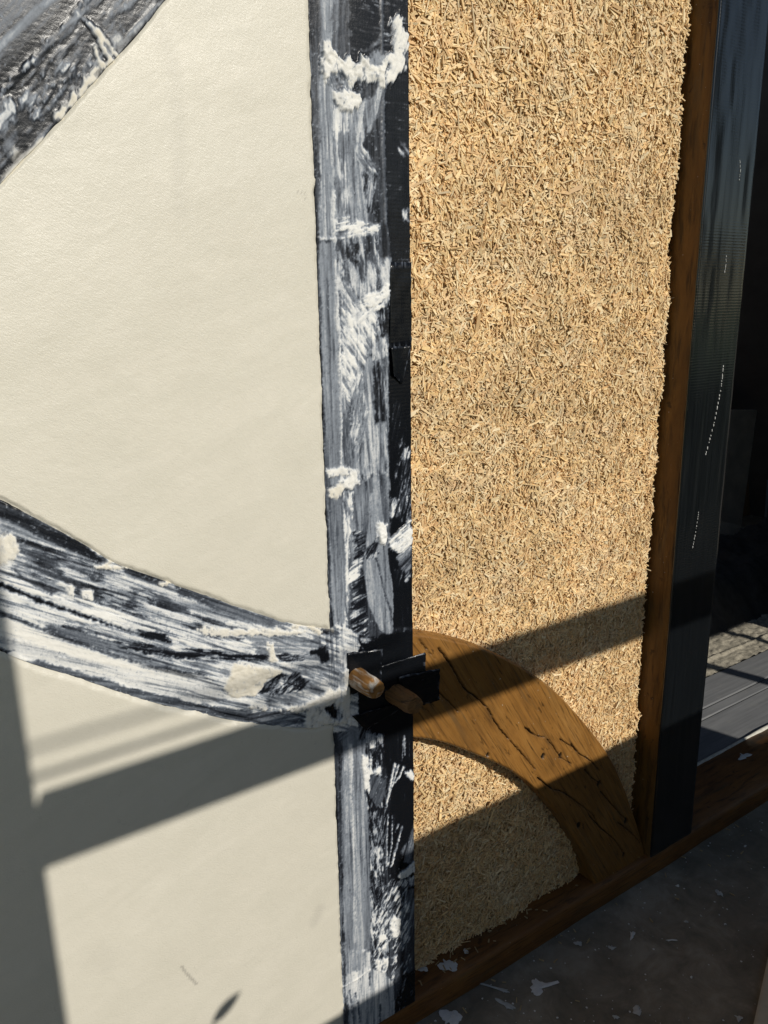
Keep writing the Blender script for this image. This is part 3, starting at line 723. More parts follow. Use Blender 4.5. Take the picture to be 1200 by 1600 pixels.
sheet('tape_flap', [(549,1118),(600,1103),(645,1094),(570,1140)], post1, MT, -.0022, .0005, (0, .001), seed=4)
sheet('tape_flap', [(608,543),(641,539),(626,600),(611,585)], post1, MT, -.0015, .0005, (.004, .001), seed=5)
sheet('tape_flap', [(609,410),(642,410),(642,540),(608,545)], post1, MT, -.0012, .0004, (0, .0), seed=6)

# wooden pegs
M_SHADED_PEG = mat_wood('shaded_peg_wood', (.10, .050, .018), (.18, .09, .030), (.26, .14, .05), (0, 0, math.radians(90)), .55, 1.5)  # wood colour darkened to paint in the shade on the right peg
def mat_peg_plaster():
    m = Mat('peg_with_plaster'); v = m.coords((22, 6, 22))
    n = m.noise(v, 3., 5, .6, .6)
    w = m.ramp(m.noise(m.coords((60, 8, 60)), 2., 5, .6), [(.3, (.17, .072, .018)), (.7, (.40, .20, .055))])
    c = m.mix(m.ramp(n, [(.48, 0.), (.62, .85)]), w, (.66, .63, .56))
    return m.out(c, .65, m.bump(n, .4, .002), .35)
def peg(px_, py_, r, ln, label, seed, mat):
    x, z = wall(px_, py_, -.002)
    n, m_ = 11, 9
    V = []; rr = random.Random(seed)
    lean = (.22, -.16)
    for j in range(m_):
        f = j/(m_-1)
        for i in range(n):
            t = 6.2832*i/n
            q = r*(1+.045*math.sin(2*t+seed)+.03*math.sin(5*t+1))*(1.04-.08*f)*(1 if f < .95 else .90)*rr.uniform(.95, 1.05)
            V.append((q*math.cos(t)+lean[0]*ln*f, .03-(ln+.03)*f, q*math.sin(t)+lean[1]*ln*f))
    F = [(j*n+i, j*n+(i+1) % n, (j+1)*n+(i+1) % n, (j+1)*n+i) for j in range(m_-1) for i in range(n)]
    V.append((lean[0]*ln, -ln-.0008, lean[1]*ln)); k = len(V)-1
    F += [((m_-1)*n+i, (m_-1)*n+(i+1) % n, k, k) for i in range(n)]
    me = bpy.data.meshes.new('wooden_peg'); me.from_pydata(V, [], [tuple(dict.fromkeys(f)) for f in F]); me.update()
    bm = bmesh.new(); bm.from_mesh(me); bmesh.ops.recalc_face_normals(bm, faces=bm.faces); bm.to_mesh(me); bm.free()
    for p in me.polygons: p.use_smooth = False
    o = link('wooden_peg', me, mat, None, (x, 0, z))
    tag(o, label, 'peg', 'pegs sticking out of the taped joint')
MPG = mat_peg_plaster()
peg(553, 1056, .0145, .045, 'round wooden peg streaked with white plaster, sunlit, left one at the brace joint', 1, MPG)
peg(613, 1081, .0155, .045, 'darker round wooden peg in shade, right one at the brace joint', 2, M_SHADED_PEG)

# the frame goes on outside the picture: a head beam above and a post on the left
beam = empty('head_beam', (.07, .07, 1.745)); tag(beam, 'bare oak head beam above the posts, over the top edge of the picture', 'beam')
box('timber', (-.80, P2+W+.02, -.004, .144, 1.752, 1.93), M_SILL, beam, .006)
post0 = empty('timber_post', (-.73, .07, 0)); tag(post0, 'bare oak post closing the plastered wall, beyond the left edge of the picture', 'post', 'upright posts of the wall frame')
timber_box(post0, -.79, -.612, -.003, .14, .0, 1.75, M_POST)

# right-hand post
post2 = empty('timber_post', (P2+.07, .07, 0))
tag(post2, 'right-hand upright oak post with plain black tape on its front', 'post', 'upright posts of the wall frame')
timber_box(post2, P2, P2+W, .0, .14, .0, 1.75, M_POST)
def mat_tape_clean():
    m = Mat('clean_black_tape'); v = m.coords()
    st = m.noise(m.coords((160, 10, 3)), 1.5, 5, .6)
    c = m.mix(m.ramp(st, [(.4, 0.), (.75, 1.)]), (.004, .005, .006), (.010, .012, .014))
    fl = m.noise(m.coords((120, 20, 40)), 3., 3, .5)
    low = m.new('ShaderNodeSeparateXYZ'); m.link(v, low.inputs[0])
    c = m.mix(m.math('MULTIPLY', m.ramp(fl, [(.71, 0.), (.75, .7)]), m.ramp(low.outputs['Z'], [(.05, 1.), (.42, 0.)])), c, (.30, .31, .31))
    wv = m.new('ShaderNodeTexWave', wave_type='BANDS', bands_direction='Z'); m.link(v, wv.inputs['Vector'])
    wv.inputs['Scale'].default_value = 62; wv.inputs['Distortion'].default_value = 1.5
    nb = m.bump(wv.outputs['Fac'], .10, .0005)
    nb = m.bump(st, .06, .0012, nb)
    return m.out(c, m.ramp(st, [(.3, .11), (.7, .19)]), nb, 1.)
MTC = mat_tape_clean()
nu, nv = 30, 400
X, Z = np.meshgrid(np.linspace(P2+.001, P2+W-.001, nu), np.linspace(.001, 1.748, nv), indexing='ij')
X = X+.0008*(fbm(Z*24, X*0, 71, 3)-.5)*2
Y = -.0022-.0007*(fbm(X*45, Z*6, 73, 3)-.5)*2
V = np.stack([X, Y, Z], -1); Vp = np.pad(V, ((1, 1), (1, 1), (0, 0)), mode='edge')
for s in ((0, slice(None)), (-1, slice(None)), (slice(None), 0), (slice(None), -1)): Vp[s][..., 1] = .001
link('front_tape', mesh_np('front_tape', Vp.reshape(-1, 3), grid_faces(nu+2, nv+2), True), MTC, post2)
def drip_trail(pts, n, rmin, rmax, seed):
    rr = random.Random(seed); bm = bmesh.new()
    P = walls(pts, -.003)
    for i in range(n):
        f = (i+rr.random()*.7)/n; f2 = f*(len(P)-1); k = min(int(f2), len(P)-2); p = P[k]*(1-f2+k)+P[k+1]*(f2-k)
        r = rr.uniform(rmin, rmax)
        bmesh.ops.create_icosphere(bm, subdivisions=1, radius=r, matrix=Matrix.Translation((p[0]+rr.uniform(-.0006, .0006), -.003, p[1])) @ Matrix.Diagonal((.8, .5, rr.uniform(1, 3.2), 1)))
    me = bpy.data.meshes.new('paint_drip'); bm.to_mesh(me); bm.free()
    for q in me.polygons: q.use_smooth = True
    link('paint_drip', me, M_SPLAT, post2)
drip_trail([(1130,572),(1127,605),(1116,660),(1101,716)], 26, .0009, .0016, 1)
drip_trail([(1092,798),(1088,825),(1082,858)], 14, .0006, .0011, 2)
drip_trail([(1135,400),(1134,415),(1132,426)], 8, .0006, .001, 3)
drip_trail([(1156,250),(1157,265),(1155,282)], 9, .0006, .001, 4)

# ------------------------------------------------------------------ braces
def interp(pts, n):
    """smooth resample of a polyline (Catmull-Rom)"""
    P = np.asarray(pts, float); P = np.vstack([2*P[0]-P[1], P, 2*P[-1]-P[-2]])
    d = np.r_[0, np.cumsum(np.hypot(*np.diff(P[1:-1], axis=0).T))]; t = np.linspace(0, d[-1], n)
    k = np.clip(np.searchsorted(d, t, 'right')-1, 0, len(d)-2); u = ((t-d[k])/(d[k+1]-d[k]))[:, None]
    a, b, c, e = P[k], P[k+1], P[k+2], P[k+3]
    return .5*(2*b+(c-a)*u+(2*a-5*b+4*c-e)*u*u+(3*b-a-3*c+e)*u**3)

BY = .012                      # the bare brace stands a finger's width behind the post's face
up_marks = [(600,985),(646,990),(700,998),(760,1015),(820,1045),(870,1082),(910,1125),(945,1170),(970,1215),(990,1270),(1002,1308),(1012,1343)]
lo_marks = [(600,1146),(646,1153),(690,1160),(740,1178),(790,1200),(830,1228),(870,1270),(900,1315),(918,1350),(932,1388)]
nu, nv = 460, 140
A = interp(walls(up_marks, BY), nu); B = interp(walls(lo_marks, BY), nu)
A[:, 0] = np.clip(A[:, 0], None, P2-.001)
f = np.linspace(0, 1, nv)[None, :, None]
Q = A[:, None]*(1-f)+B[:, None]*f
X, Z = Q[..., 0], Q[..., 1]
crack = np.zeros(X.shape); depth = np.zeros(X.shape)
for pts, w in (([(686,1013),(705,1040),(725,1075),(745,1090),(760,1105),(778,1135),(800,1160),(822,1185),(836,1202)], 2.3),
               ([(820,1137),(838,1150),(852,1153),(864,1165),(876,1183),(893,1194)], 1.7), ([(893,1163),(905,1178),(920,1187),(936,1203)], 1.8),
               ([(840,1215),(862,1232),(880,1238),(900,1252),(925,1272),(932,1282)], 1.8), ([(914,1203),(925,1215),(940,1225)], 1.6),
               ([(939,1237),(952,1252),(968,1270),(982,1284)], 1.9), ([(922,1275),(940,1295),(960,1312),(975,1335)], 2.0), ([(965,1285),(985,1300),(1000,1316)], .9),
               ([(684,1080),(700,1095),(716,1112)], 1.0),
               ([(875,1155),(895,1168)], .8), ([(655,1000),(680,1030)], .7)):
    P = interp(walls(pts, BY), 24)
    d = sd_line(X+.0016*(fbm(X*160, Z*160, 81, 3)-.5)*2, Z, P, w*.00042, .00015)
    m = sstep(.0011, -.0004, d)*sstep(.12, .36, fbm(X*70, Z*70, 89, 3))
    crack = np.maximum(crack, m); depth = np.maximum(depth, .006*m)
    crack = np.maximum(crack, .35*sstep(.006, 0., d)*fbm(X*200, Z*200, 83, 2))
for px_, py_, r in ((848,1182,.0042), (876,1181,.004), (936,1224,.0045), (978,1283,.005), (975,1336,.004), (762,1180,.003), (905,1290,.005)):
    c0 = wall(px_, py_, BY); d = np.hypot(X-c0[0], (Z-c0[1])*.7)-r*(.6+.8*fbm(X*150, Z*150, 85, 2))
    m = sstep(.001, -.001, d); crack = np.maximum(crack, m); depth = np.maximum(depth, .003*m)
e = np.minimum(f[..., 0]*np.ones_like(X), 1-f[..., 0]*np.ones_like(X))*.17
ga, gb = math.cos(math.radians(-58)), math.sin(math.radians(-58))
al, ac = X*ga+Z*gb, -X*gb+Z*ga
Y = BY+depth+.0045*np.clip(1-e/.0045, 0, 1)**2+.0016*(fbm(X*12, Z*12, 87, 3)-.5)*2+.0006*(fbm(ac*300, al*14, 88, 3)-.5)*2
V = np.stack([X, Y, Z], -1)
back = lambda r: np.stack([r[:, 0], np.full(len(r), .11), r[:, 2]], -1)
V = np.concatenate([back(V[:, 0])[:, None], V, back(V[:, -1])[:, None]], 1)
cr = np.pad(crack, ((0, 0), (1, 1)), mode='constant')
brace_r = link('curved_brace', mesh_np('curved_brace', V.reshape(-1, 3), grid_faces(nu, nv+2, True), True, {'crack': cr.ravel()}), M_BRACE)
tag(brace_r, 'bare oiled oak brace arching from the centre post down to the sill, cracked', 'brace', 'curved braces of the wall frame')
BRACE_POLY = np.vstack([A, B[::-1]])

upl = [(-60,752),(0,782),(60,812),(130,850),(180,880),(250,905),(330,934),(400,958),(460,975),(522,984)]
lol = [(-60,1000),(0,1018),(50,1037),(130,1062),(220,1092),(300,1112),(380,1128),(470,1137),(526,1131)]
def extend(P, n, far):
    P = np.vstack([P[0]+(P[0]-P[1])/np.linalg.norm(P[0]-P[1])*far, P]); return interp(P, n)
AL = extend(walls(upl), 520, .24); BL = extend(walls(lol), 520, .24)
AL[-1, 0] = BL[-1, 0] = -.0005
f = np.linspace(0, 1, 165)[None, :, None]
Q = AL[:, None]*(1-f)+BL[:, None]*f
brace_l = empty('curved_brace', (-.2, .07, .75))
tag(brace_l, 'sagging curved brace covered in white plaster smears, left of the centre post', 'brace', 'curved braces of the wall frame')
skin('tape_wrap', Q[..., 0][:, ::-1], Q[..., 1][:, ::-1], brace_l, .0005)
def slab(name, A, B, y0, y1, mat, parent):
    n = len(A)
    V = np.zeros((n, 4, 3))
    for k, (R, y) in enumerate(((A, y0), (A, y1), (B, y1), (B, y0))): V[:, k] = np.stack([R[:, 0], np.full(n, y), R[:, 1]], -1)
    V = np.concatenate([V, V[:, :1]], 1)
    return link(name, mesh_np(name, V.reshape(-1, 3), grid_faces(n, 5), False), mat, parent)
slab('timber', AL[::8], BL[::8], .003, .12, M_POST, brace_l)

dg = walls([(0,290),(262,0)]); dv = (dg[1]-dg[0])/np.linalg.norm(dg[1]-dg[0]); nrm = np.array([-dv[1], dv[0]])
D0, D1 = dg[0]-dv*.42, dg[1]+dv*.40
t = np.linspace(0, 1, 560)[:, None]
AD = D0*(1-t)+D1*t
AD = AD + nrm*((fbm(t[:, 0]*14, t[:, 0]*0, 91, 4)-.5)*.010)[:, None]
BD = (D0*(1-t)+D1*t)+nrm*.20
f = np.linspace(0, 1, 140)[None, :, None]
Q = BD[:, None]*(1-f)+AD[:, None]*f
diag = empty('straight_brace', (-.4, .07, 1.3))
tag(diag, 'diagonal straight brace across the top left corner, taped and smeared grey', 'brace')
skin('tape_wrap', Q[..., 0][:, ::-1], Q[..., 1][:, ::-1], diag, -.0005)
slab('timber', BD[::8], AD[::8], .003, .12, M_POST, diag)

# ------------------------------------------------------------------ plaster infill panels
def panel(name, xs, zlo, zhi, nz, label, seed):
    nxp = len(xs); t = np.linspace(0, 1, nz)[None, :]
    X = np.repeat(xs[:, None], nz, 1); Z = zlo[:, None]*(1-t)+zhi[:, None]*t
    # ragged rim where the float met the tape
    X = X+(sstep(-.02, 0, X)*.0036*(fbm(Z*55, Z*0, seed, 5, .72)-.42)*2)
    de = np.minimum(np.minimum((zhi[:, None]-Z), (Z-zlo[:, None])), X[-1:, :]-X)+.004*(fbm(X*110, Z*110, seed+8, 3)-.5)
    th = sstep(-.001, .007, de)
    sw = fbm((X*.94+Z*.34)*16, (Z*.94-X*.34)*42, seed+1, 4)
    Y = .0012-.0036*th-.0016*(fbm(X*5, Z*6, seed+2, 3)-.5)*2*th-.00015*(sw-.5)*2*th-.00015*(fbm(X*130, Z*130, seed+3, 3)-.5)*2
    st = np.zeros(X.shape)
    for q in STAINS: 
        P = walls(q[0]); d = sd_line(X, Z, P, q[1])
        st = np.maximum(st, q[2]*sstep(q[3], -q[3]*.2, d+q[3]*.6*(fbm(X*90, Z*90, 97, 3)-.5)))
    V = np.stack([X, Y, Z], -1)
    bk = V[-1:].copy(); bk[..., 1] = .006
    V = np.concatenate([V, bk], 0); st = np.concatenate([st, st[-1:]], 0)
    o = link(name, mesh_np(name, V.reshape(-1, 3), grid_faces(nxp+1, nz), True, {'stain': st.ravel()}), MP)
    return tag(o, label, 'plaster panel', 'plastered infill panels')
STAINS = [([(283,1508),(287,1515),(295,1524),(306,1536)], .0012, 1.1, .0010), ([(490,1440),(497,1420)], .004, .35, .012), ([(460,300),(475,303)], .0003, .9, .0008),
          ([(475,310),(478,306)], .0003, .9, .0008), ([(148,1490),(170,1500)], .006, .12, .02), ([(62,205),(78,212),(90,218)], .0005, .7, .001),
          ([(240,20),(268,100),(278,200),(280,300),(278,330)], .004, .14, .010)]
xs = np.r_[np.linspace(-.62, -.01, 250), np.linspace(-.0085, .0, 9)]
def curve_z(P, xs): 
    k = np.argsort(P[:, 0]); return np.interp(xs, P[k, 0], P[k, 1])
zt = curve_z(AD, xs); zt = np.minimum(zt, 1.72)
zb = curve_z(AL, xs)+.0042*(fbm(xs*36, xs*0, 77, 5, .68)-.5)*2
keep = zt-zb > .002
panel('plaster_panel', xs[keep], zb[keep]-.001, zt[keep]+.002, 300, 'large cream plaster panel between the diagonal brace and the curved brace', 201)
zt = curve_z(BL, xs)+.0042*(fbm(xs*36, xs*0, 78, 5, .68)-.5)*2
panel('plaster_panel', xs, xs*0-.002, zt+.001, 220, 'lower cream plaster panel under the curved brace, crossed by a broad shadow', 301)

zl = curve_z(BD, xs); keep = zl < 1.735
panel('plaster_panel', xs[keep], zl[keep]-.001, xs[keep]*0+1.748, 80, 'small cream plaster corner above the diagonal brace, outside the picture', 351)

# ------------------------------------------------------------------ wood-chip infill
def mat_chip():
    m = Mat('hemp_chip'); v = m.coords()
    tint = m.attr('tint').outputs['Vector']
    n = m.noise(m.coords((1, 1, 1)), 260, 4, .65)
    c = m.mix(m.ramp(n, [(.3, .30), (.6, 0.)]), tint, (.42, .25, .10))
    return m.out(c, .62, m.bump(n, .3, .0006), .3)
M_CHIP = mat_chip()
M_BINDER = mat_plain('chip_backing', (.56, .37, .17), .9, .35, 120, 1.)
SHADES = np.array([(.86, .62, .31), (.89, .67, .36), (.82, .56, .26), (.91, .73, .43), (.76, .49, .22), (.86, .65, .36), (.92, .77, .50), (.70, .44, .20), (.88, .62, .28)])
CHX0, CHX1 = W+.004, P2-.010
def chip_depth(x, z):
    return .046 - .0085*(fbm(x*8, z*8, 401, 3)-.5)*2 - .0045*(fbm(x*40, z*40, 403, 3)-.5)*2 - .0030*(fbm(x*1.5, z*14, 407, 3)-.5)*2 + .02*sstep(CHX1-.008, CHX1+.004, x)
def chip_verts(n, xs, zs, lift, Lh, Wd, Th):
    """bent tapering slivers: three cross sections of four corners -> (n,12,3)"""
    th = rng.random(n)*math.pi
    tilt = rng.normal(0, .15, n); roll = rng.normal(0, .28, n)
    ax = np.stack([np.cos(th)*np.cos(tilt), np.sin(tilt), np.sin(th)*np.cos(tilt)], -1)
    up = np.array([0, -1., 0])
    sd = np.cross(ax, up); sd /= np.linalg.norm(sd, axis=1, keepdims=True); nn = np.cross(sd, ax)
    s2 = sd*np.cos(roll)[:, None]+nn*np.sin(roll)[:, None]; n2 = -sd*np.sin(roll)[:, None]+nn*np.cos(roll)[:, None]
    c = np.stack([xs, chip_depth(xs, zs)-lift, zs], -1)
    V = np.zeros((n, 8, 3)); bend = rng.normal(0, .09, n)*Lh; tap = rng.uniform(.35, 1., (n, 3)); tap[:, 0] = rng.uniform(.75, 1., n)
    sk = rng.normal(0, .5, (n, 3))*Wd[:, None]
    for k, t in enumerate((-.5, .5)):
        cc = c+ax*(Lh*t)[:, None]+n2*(bend*k*.5)[:, None]
        w = (Wd*tap[:, k]*.5)[:, None]
        for q, (a, b) in enumerate(((-1, .5), (1, .5), (1, -.5), (-1, -.5))):
            V[:, k*4+q] = cc+s2*w*a+n2*(Th*b)[:, None]+ax*(sk[:, k]*a*.5)[:, None]
    return V
CF = np.array([(3,2,1,0), (4,5,6,7)]+[(q, (q+1) % 4, 4+(q+1) % 4, 4+q) for q in range(4)])
def chip_panel(name, label, inside, n, z0, z1, seed, n_single):
    root = empty(name, (.45, .08, z0)); tag(root, label, 'wood chips', 'bare wood-chip infills')
    # backing
    bxs = np.linspace(CHX0-.02, CHX1+.004, 120); bzs = np.linspace(z0, z1, int((z1-z0)/.006))
    X, Z = np.meshgrid(bxs, bzs, indexing='ij'); Y = chip_depth(X, Z)+.0032+.002*rng.random(X.shape)
    F = grid_faces(*X.shape); cx = X.ravel()[F].mean(1); cz = Z.ravel()[F].mean(1); F = F[inside(cx, cz, -.012)]
    link('backing', mesh_np('backing', np.stack([X, Y, Z], -1).reshape(-1, 3), F, True), M_BINDER, root)
    xs = rng.uniform(CHX0-.01, CHX1, n); zs = rng.uniform(z0, z1, n); k = inside(xs, zs, .002); xs, zs = xs[k], zs[k]; n = len(xs)
    Lh = np.clip(rng.lognormal(math.log(.0096), .56, n), .0030, .038)*(.78+.30*np.clip(zs/1.5, 0, 1)); Wd = np.clip(rng.lognormal(math.log(.0024), .45, n), .0009, .0072)*(.85+.22*np.clip(zs/1.5, 0, 1))
    Wd = np.minimum(Wd, Lh*.5); Th = rng.uniform(.0007, .0018, n)
    lift = rng.uniform(-.0040, .0028, n)
    k = (xs+Lh*.38 < CHX1) | (rng.random(n) < .12)
    xs, zs, Lh, Wd, Th, lift = xs[k], zs[k], Lh[k], Wd[k], Th[k], lift[k]; n = len(xs)
    order = np.argsort(-(Lh*Wd*(lift > .0015)))
    V = chip_verts(n, xs, zs, lift, Lh, Wd, Th)
    patch = fbm(xs*7, zs*7, seed, 3)[:, None]
    tint = SHADES[rng.integers(0, len(SHADES), n)]*rng.uniform(.82, 1.12, (n, 1))*np.where(rng.random((n, 1)) < .06, .6, 1.)
    tint = tint*np.array([1.02, .985, .925])*(.84+.38*patch)*(.93+.14*fbm(xs*1.5, zs*14, seed+21, 3))[:, None]*(1-.10*sstep(.58, .75, fbm(xs*3.2, zs*3.2, seed+9, 4)))[:, None]
    dust = sstep(.56, .70, fbm(xs*16, zs*16, seed+5, 4))[:, None]*.18
    tint = tint*(1-dust)+np.array([.90, .80, .60])*dust
    tint = tint*.82+np.array([.86, .74, .54])*.18
    single, rest = order[:n_single], order[n_single:]
    Vr = V[rest].reshape(-1, 3)
    Fr = (CF[None]+8*np.arange(len(rest))[:, None, None]).reshape(-1, 4)
    tag(link('wood_chips', mesh_np('wood_chips', Vr, Fr, False, {'tint': np.repeat(tint[rest], 8, 0)}), M_CHIP, root), kind='stuff')
    base = Vector(root.location)
    for i in single:
        c = V[i].mean(0)
        me = bpy.data.meshes.new('wood_chip'); me.from_pydata((V[i]-c).tolist(), [], CF.tolist())
        at = me.attributes.new('tint', 'FLOAT_VECTOR', 'POINT'); at.data.foreach_set('vector', np.tile(tint[i], 8).astype(np.float32))
        me.materials.append(M_CHIP)
        o = bpy.data.objects.new('wood_chip', me); C.objects.link(o); o.parent = root; o.location = Vector(c)-base
UPC, LOC = interp(walls(up_marks, .03), 80), interp(walls(lo_marks, .03), 80)
UPZ = lambda x: np.interp(x, UPC[:, 0], UPC[:, 1])
LOZ = lambda x: np.where(x > LOC[-1, 0], -1., np.interp(x, LOC[:, 0], LOC[:, 1]))
chip_panel('chip_infill', 'tall bare wood-chip infill above the arching oak brace', lambda x, z, p: (z > UPZ(x)-.012+p) & (x < CHX1+.003*(vnoise(z*130, z*0, 5)-.3)*2), 140000, .0, 1.72, 501, 290)
chip_panel('chip_infill', 'small shaded wood-chip infill under the arching oak brace, above the sill', lambda x, z, p: (z < LOZ(x)+.012-p) & (z > .0), 36000, .002, .56, 601, 120)

# ------------------------------------------------------------------ room behind the opening on the right
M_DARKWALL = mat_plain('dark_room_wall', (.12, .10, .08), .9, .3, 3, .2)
def struct(name, dims, mat):
    o = box(name, dims, mat, None, 0); tag(o, kind='structure'); return o
def mat_board():
    m = Mat('weathered_grey_board')
    a = m.noise(m.coords((3, 60, 60)), 1.5, 5, .65); b = m.noise(m.coords(), 30, 5, .65)
    c = m.mix(m.ramp(a, [(.3, 0.), (.7, 1.)]), (.15, .153, .158), (.23, .232, .235))
    c = m.mix(m.ramp(b, [(.55, 0.), (.75, .5)]), c, (.24, .235, .22))
    return m.out(c, .7, m.bump(a, .3, .001), .35)
M_BOARD = mat_board()
M_RUB = mat_plain('crumbled_concrete', (.40, .36, .28), .95, .45, 70, 1.5)
floor_in = struct('floor', (.60, 3.6, .153, 3.2, -.30, -.035), M_CON)
for y0, y1 in ((.160, .2835), (.2855, .3205), (.323, .436)):
    nb_, xb = 160, np.linspace(.62, 3.0, 160)
    V = np.zeros((nb_, 5, 3))
    for k, (yy, zz) in enumerate(((y0, -.034), (y0+.0005, -.008), (y0+.004, -.006), (y1-.003, -.006), (y1, -.034))):
        V[:, k] = np.stack([xb, yy+.0012*(fbm(xb*6, xb*0+k+y0*50, 91, 3)-.5), zz+.0016*(fbm(xb*5, xb*0+k*2+y0*70, 92, 3)-.5)*(k in (1, 2, 3))], -1)
    link('floor_board', mesh_np('floor_board', V.reshape(-1, 3), grid_faces(nb_, 5), False), M_BOARD, floor_in)
nxr, nyr = 260, 40
X, Y = np.meshgrid(np.linspace(.62, 3.0, nxr), np.linspace(.438, .62, nyr), indexing='ij')
Z = -.014+.014*fbm(X*60, Y*60, 95, 5, .7)+.006*np.exp(-((Y-.505-.006*np.sin(X*5))/.006)**2)
link('rubble_strip', mesh_np('rubble_strip', np.stack([X, Y, Z], -1).reshape(-1, 3), grid_faces(nxr, nyr), True), M_RUB, floor_in)
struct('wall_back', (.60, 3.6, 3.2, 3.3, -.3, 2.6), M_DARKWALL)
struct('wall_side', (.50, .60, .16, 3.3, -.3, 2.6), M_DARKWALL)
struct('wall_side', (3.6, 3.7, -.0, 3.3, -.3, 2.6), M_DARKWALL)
struct('sun_block_wall', (2.25, 3.6, .02, .12, -.05, 2.3), M_DARKWALL)  # unseen wall piece, added to keep the sun off the room
struct('ceiling', (.50, 3.7, .02, 1.35, 2.3, 2.4), M_DARKWALL)  # unseen, shaped short so sky light fills the room behind

# dark heap of crumpled sheeting
M_TARP = mat_plain('dark_sheeting', (.04, .04, .038), .8, .4, 40, .8)
nxr, nyr = 180, 60
X, Y = np.meshgrid(np.linspace(.95, 3.2, nxr), np.linspace(.555, 1.05, nyr), indexing='ij')
q = (Y-.575-.02*fbm(X*14, X*0, 96, 3))/.45
Z = -.02+np.clip(sstep(0, .35, q), 0, 1)*(.10+.10*fbm(X*6, Y*6, 97, 4))+.03*(fbm(X*22, Y*22, 98, 4)-.5)*sstep(0, .2, q)
tag(link('crumpled_sheeting', mesh_np('crumpled_sheeting', np.stack([X, Y, Z], -1).reshape(-1, 3), grid_faces(nxr, nyr), True), M_TARP), 'dark crumpled sheeting on the floor just inside the opening', 'sheeting')

def lean(name, marks, Y0, Y1, thick, mat, label, cat, group=None):
    """board standing in the room: outline given by survey marks, bottom at depth Y0, top at Y1"""
    q = []
    for (a, b, top) in marks:
        y = Y1 if top else Y0; x, z = wall(a, b, y); q.append((x, y, z))
    bm = bmesh.new(); fr = [bm.verts.new(p) for p in q]; bk = [bm.verts.new((p[0]+.003, p[1]+thick, p[2])) for p in q]
    bm.faces.new(fr); bm.faces.new(bk[::-1]); n = len(q)
    for i in range(n): bm.faces.new((fr[i], bk[i], bk[(i+1) % n], fr[(i+1) % n]))
    bmesh.ops.recalc_face_normals(bm, faces=bm.faces)
    me = bpy.data.meshes.new(name); bm.to_mesh(me); bm.free()
    tag(link(name, me, mat), label, cat, group)
M_B1 = mat_plain('grey_sheet', (.62, .54, .42), .8, .2, 8, .2)
M_B2 = mat_plain('brown_sheet', (.36, .22, .10), .8, .3, 10, .2)
M_B3 = mat_plain('blue_grey_sheet', (.26, .29, .31), .8, .2, 10, .2)
lean('leaning_board', [(1100,640,1),(1183,641,1),(1136,985,0),(1060,985,0)], 1.30, 1.45, .015, M_B1, 'grey sheet leaning in the dark room, next to the right post', 'board', 'sheets leaning in the dark room')
lean('leaning_board', [(1172,682,1),(1290,684,1),(1250,985,0),(1130,985,0)], 1.40, 1.58, .015, M_B2, 'dark brown sheet leaning behind the grey one in the room', 'board', 'sheets leaning in the dark room')
lean('leaning_board', [(1090,805,1),(1172,826,1),(1158,868,1),(1168,872,1),(1152,925,0),(1080,925,0)], 1.02, 1.12, .015, M_B1, 'low stepped grey offcut standing at the foot of the leaning sheets', 'board', 'sheets leaning in the dark room')
lean('leaning_board', [(1202,750,1),(1290,750,1),(1270,985,0),(1186,985,0)], 1.30, 1.42, .015, M_B3, 'blue grey sheet at the right edge of the picture, in the dark room', 'board', 'sheets leaning in the dark room')
x0, z0 = wall(1140, 612, 1.7); x1, z1 = wall(1240, 578, 1.7)
sh = empty('wall_shelf', ((x0+x1)/2, 1.75, z0)); tag(sh, 'dim grey shelf against the dark room wall, above the leaning sheets', 'shelf')
box('shelf_board', (x0-.7, x1+.6, 1.70, 2.0, z0, z1), M_B3, sh, .004)
for xx in (x0-.5, x1+.3): box('bracket', (xx, xx+.04, 1.71, 3.2, z0-.06, z0-.001), M_DARKWALL, sh, .003)

# pale board lying on the concrete at the right
a = np.array(floor_pt(1200, 1500)); b = np.array(floor_pt(1178, 1602)); dd = (b-a)/np.linalg.norm(b-a); nn = np.array([dd[1], -dd[0]])
if nn[0] < 0: nn = -nn
bm = bmesh.new(); cs = [a-dd*.10, b+dd*.5, b+dd*.5+nn*.14, a-dd*.10+nn*.14]
lo_ = [bm.verts.new((c[0], c[1], gz+.001)) for c in cs]; hi_ = [bm.verts.new((c[0], c[1], gz+.019)) for c in cs]
bm.faces.new(lo_); bm.faces.new(hi_)
for i in range(4): bm.faces.new((lo_[i], lo_[(i+1) % 4], hi_[(i+1) % 4], hi_[i]))
bmesh.ops.recalc_face_normals(bm, faces=bm.faces); bmesh.ops.bevel(bm, geom=list(bm.edges), offset=.003, segments=2, affect='EDGES')
me = bpy.data.meshes.new('pale_board'); bm.to_mesh(me); bm.free()
tag(link('pale_board', me, mat_plain('pale_board', (.55, .48, .36), .7, .15, 20, .3)), 'pale board lying on the concrete in the bottom right corner', 'board')

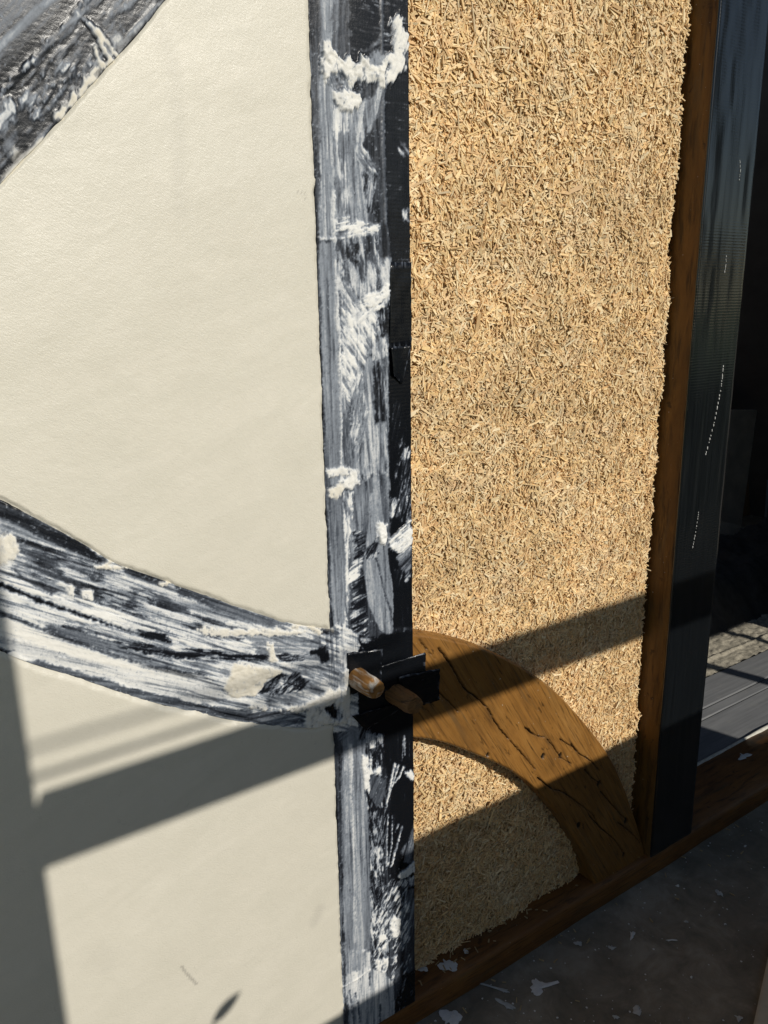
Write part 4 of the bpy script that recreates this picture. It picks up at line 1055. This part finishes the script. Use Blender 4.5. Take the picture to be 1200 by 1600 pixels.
# ------------------------------------------------------------------ porch screen across from the wall: its rails, boards and a leaf throw the shadows
SD = 1.3
def scr(x0, x1, z0, z1, name, th=.045, y=-SD):
    dx, dz = -y*SUN_X, -y*SUN_Z
    x0 += th/2*SUN_X; x1 -= th/2*SUN_X; z0 += th/2*SUN_Z; z1 -= th/2*SUN_Z
    return box(name, (x0+dx, x1+dx, y-th/2, y+th/2, max(z0+dz, gz), z1+dz), M_SCR, screen, .004)
M_SCR = mat_plain('green_grey_paint', (.12, .16, .13), .6, .15, 6, .2)
screen = empty('porch_screen', (.3, -SD, gz)); tag(screen, 'timber porch screen facing the wall, its rails shading the plaster', 'screen')
scr(-.66, -.3925, -2, 2.0, 'post', .06)
scr(-.40, 3.2, .512, .613, 'rail', .05, -SD-.06)
h = .068-(-.78)
for k in range(5): scr(-.40, 3.2, -.78+h*k/5-.016, -.78+h*(k+1)/5, 'board', .03, -SD-.055)
_y = -SD+.02; bm = bmesh.new(); out = [(.110, .05)]+[(1.39, .05)]+[(1.39-.16+.16*math.cos(t), .292-.16+.16*math.sin(t)) for t in np.linspace(0, math.pi/2, 10)]+[(.110, .292)]
fr = [bm.verts.new((a-_y*SUN_X, _y-.015, b-_y*SUN_Z)) for a, b in out]; bk = [bm.verts.new((a-_y*SUN_X, _y+.015, b-_y*SUN_Z)) for a, b in out]
bm.faces.new(fr); bm.faces.new(bk[::-1])
for i in range(len(out)): bm.faces.new((fr[i], bk[i], bk[(i+1) % len(out)], fr[(i+1) % len(out)]))
bmesh.ops.recalc_face_normals(bm, faces=bm.faces); me = bpy.data.meshes.new('panel'); bm.to_mesh(me); bm.free(); link('panel', me, M_SCR, screen)
scr(.903, 2.27, .330, 1.8, 'sun_block_panel', .03, -SD+.055)  # unseen panel, added to block the sun from the room
scr(1.775, 1.825, -.4, .40, 'baluster', .03, -SD+.10)
scr(2.10, 2.14, -.4, .40, 'baluster', .03, -SD+.10)
for k, z in enumerate((.632, .668)): scr(-.40, .12, z-.0055, z+.0055, 'wire', .01, -SD-.5-.6*k)

# one leaf on a stalk, caught on top of the screen boards
lw = [wall(330, 1602), wall(352, 1578), wall(373, 1552)]
tw = empty('leafy_twig', (lw[0][0]+SD*SUN_X, -SD, lw[0][1]+SD*SUN_Z)); tag(tw, 'single dry leaf on a stalk caught on the porch screen', 'twig')
M_LEAF = mat_plain('dry_leaf', (.10, .11, .04), .7, .3, 40, .3)
a, b = np.array(lw[0]), np.array(lw[2]); ax = (b-a)/np.linalg.norm(b-a); sd = np.array([-ax[1], ax[0]])
V, F = [], []
for i in range(13):
    f = i/12; p = a*(1-f)+b*f; w = .0095*math.sin(math.pi*f**.8)**.8+.0004
    for q in (-1, 0, 1): V.append((p[0]+sd[0]*w*q+SD*SUN_X, -SD+.004*abs(q)+.004*math.sin(3*f), p[1]+sd[1]*w*q+SD*SUN_Z))
for i in range(12):
    for q in (0, 1): F.append((i*3+q, i*3+q+1, i*3+q+4, i*3+q+3))
link('leaf', mesh_np('leaf', V, F, True), M_LEAF, tw)
V, F = [], []; c0 = np.array([a[0]-.05, .03])
for i in range(9):
    f = i/8; p = c0*(1-f)+a*f+np.array([0, .01*math.sin(3.14*f)])
    for t in range(6): V.append((p[0]+.0022*math.cos(t*1.047)+SD*SUN_X, -SD+.0022*math.sin(t*1.047), p[1]+SD*SUN_Z))
for i in range(8):
    for t in range(6): F.append((i*6+t, i*6+(t+1) % 6, i*6+6+(t+1) % 6, i*6+6+t))
link('stalk', mesh_np('stalk', V, F, True), M_LEAF, tw)
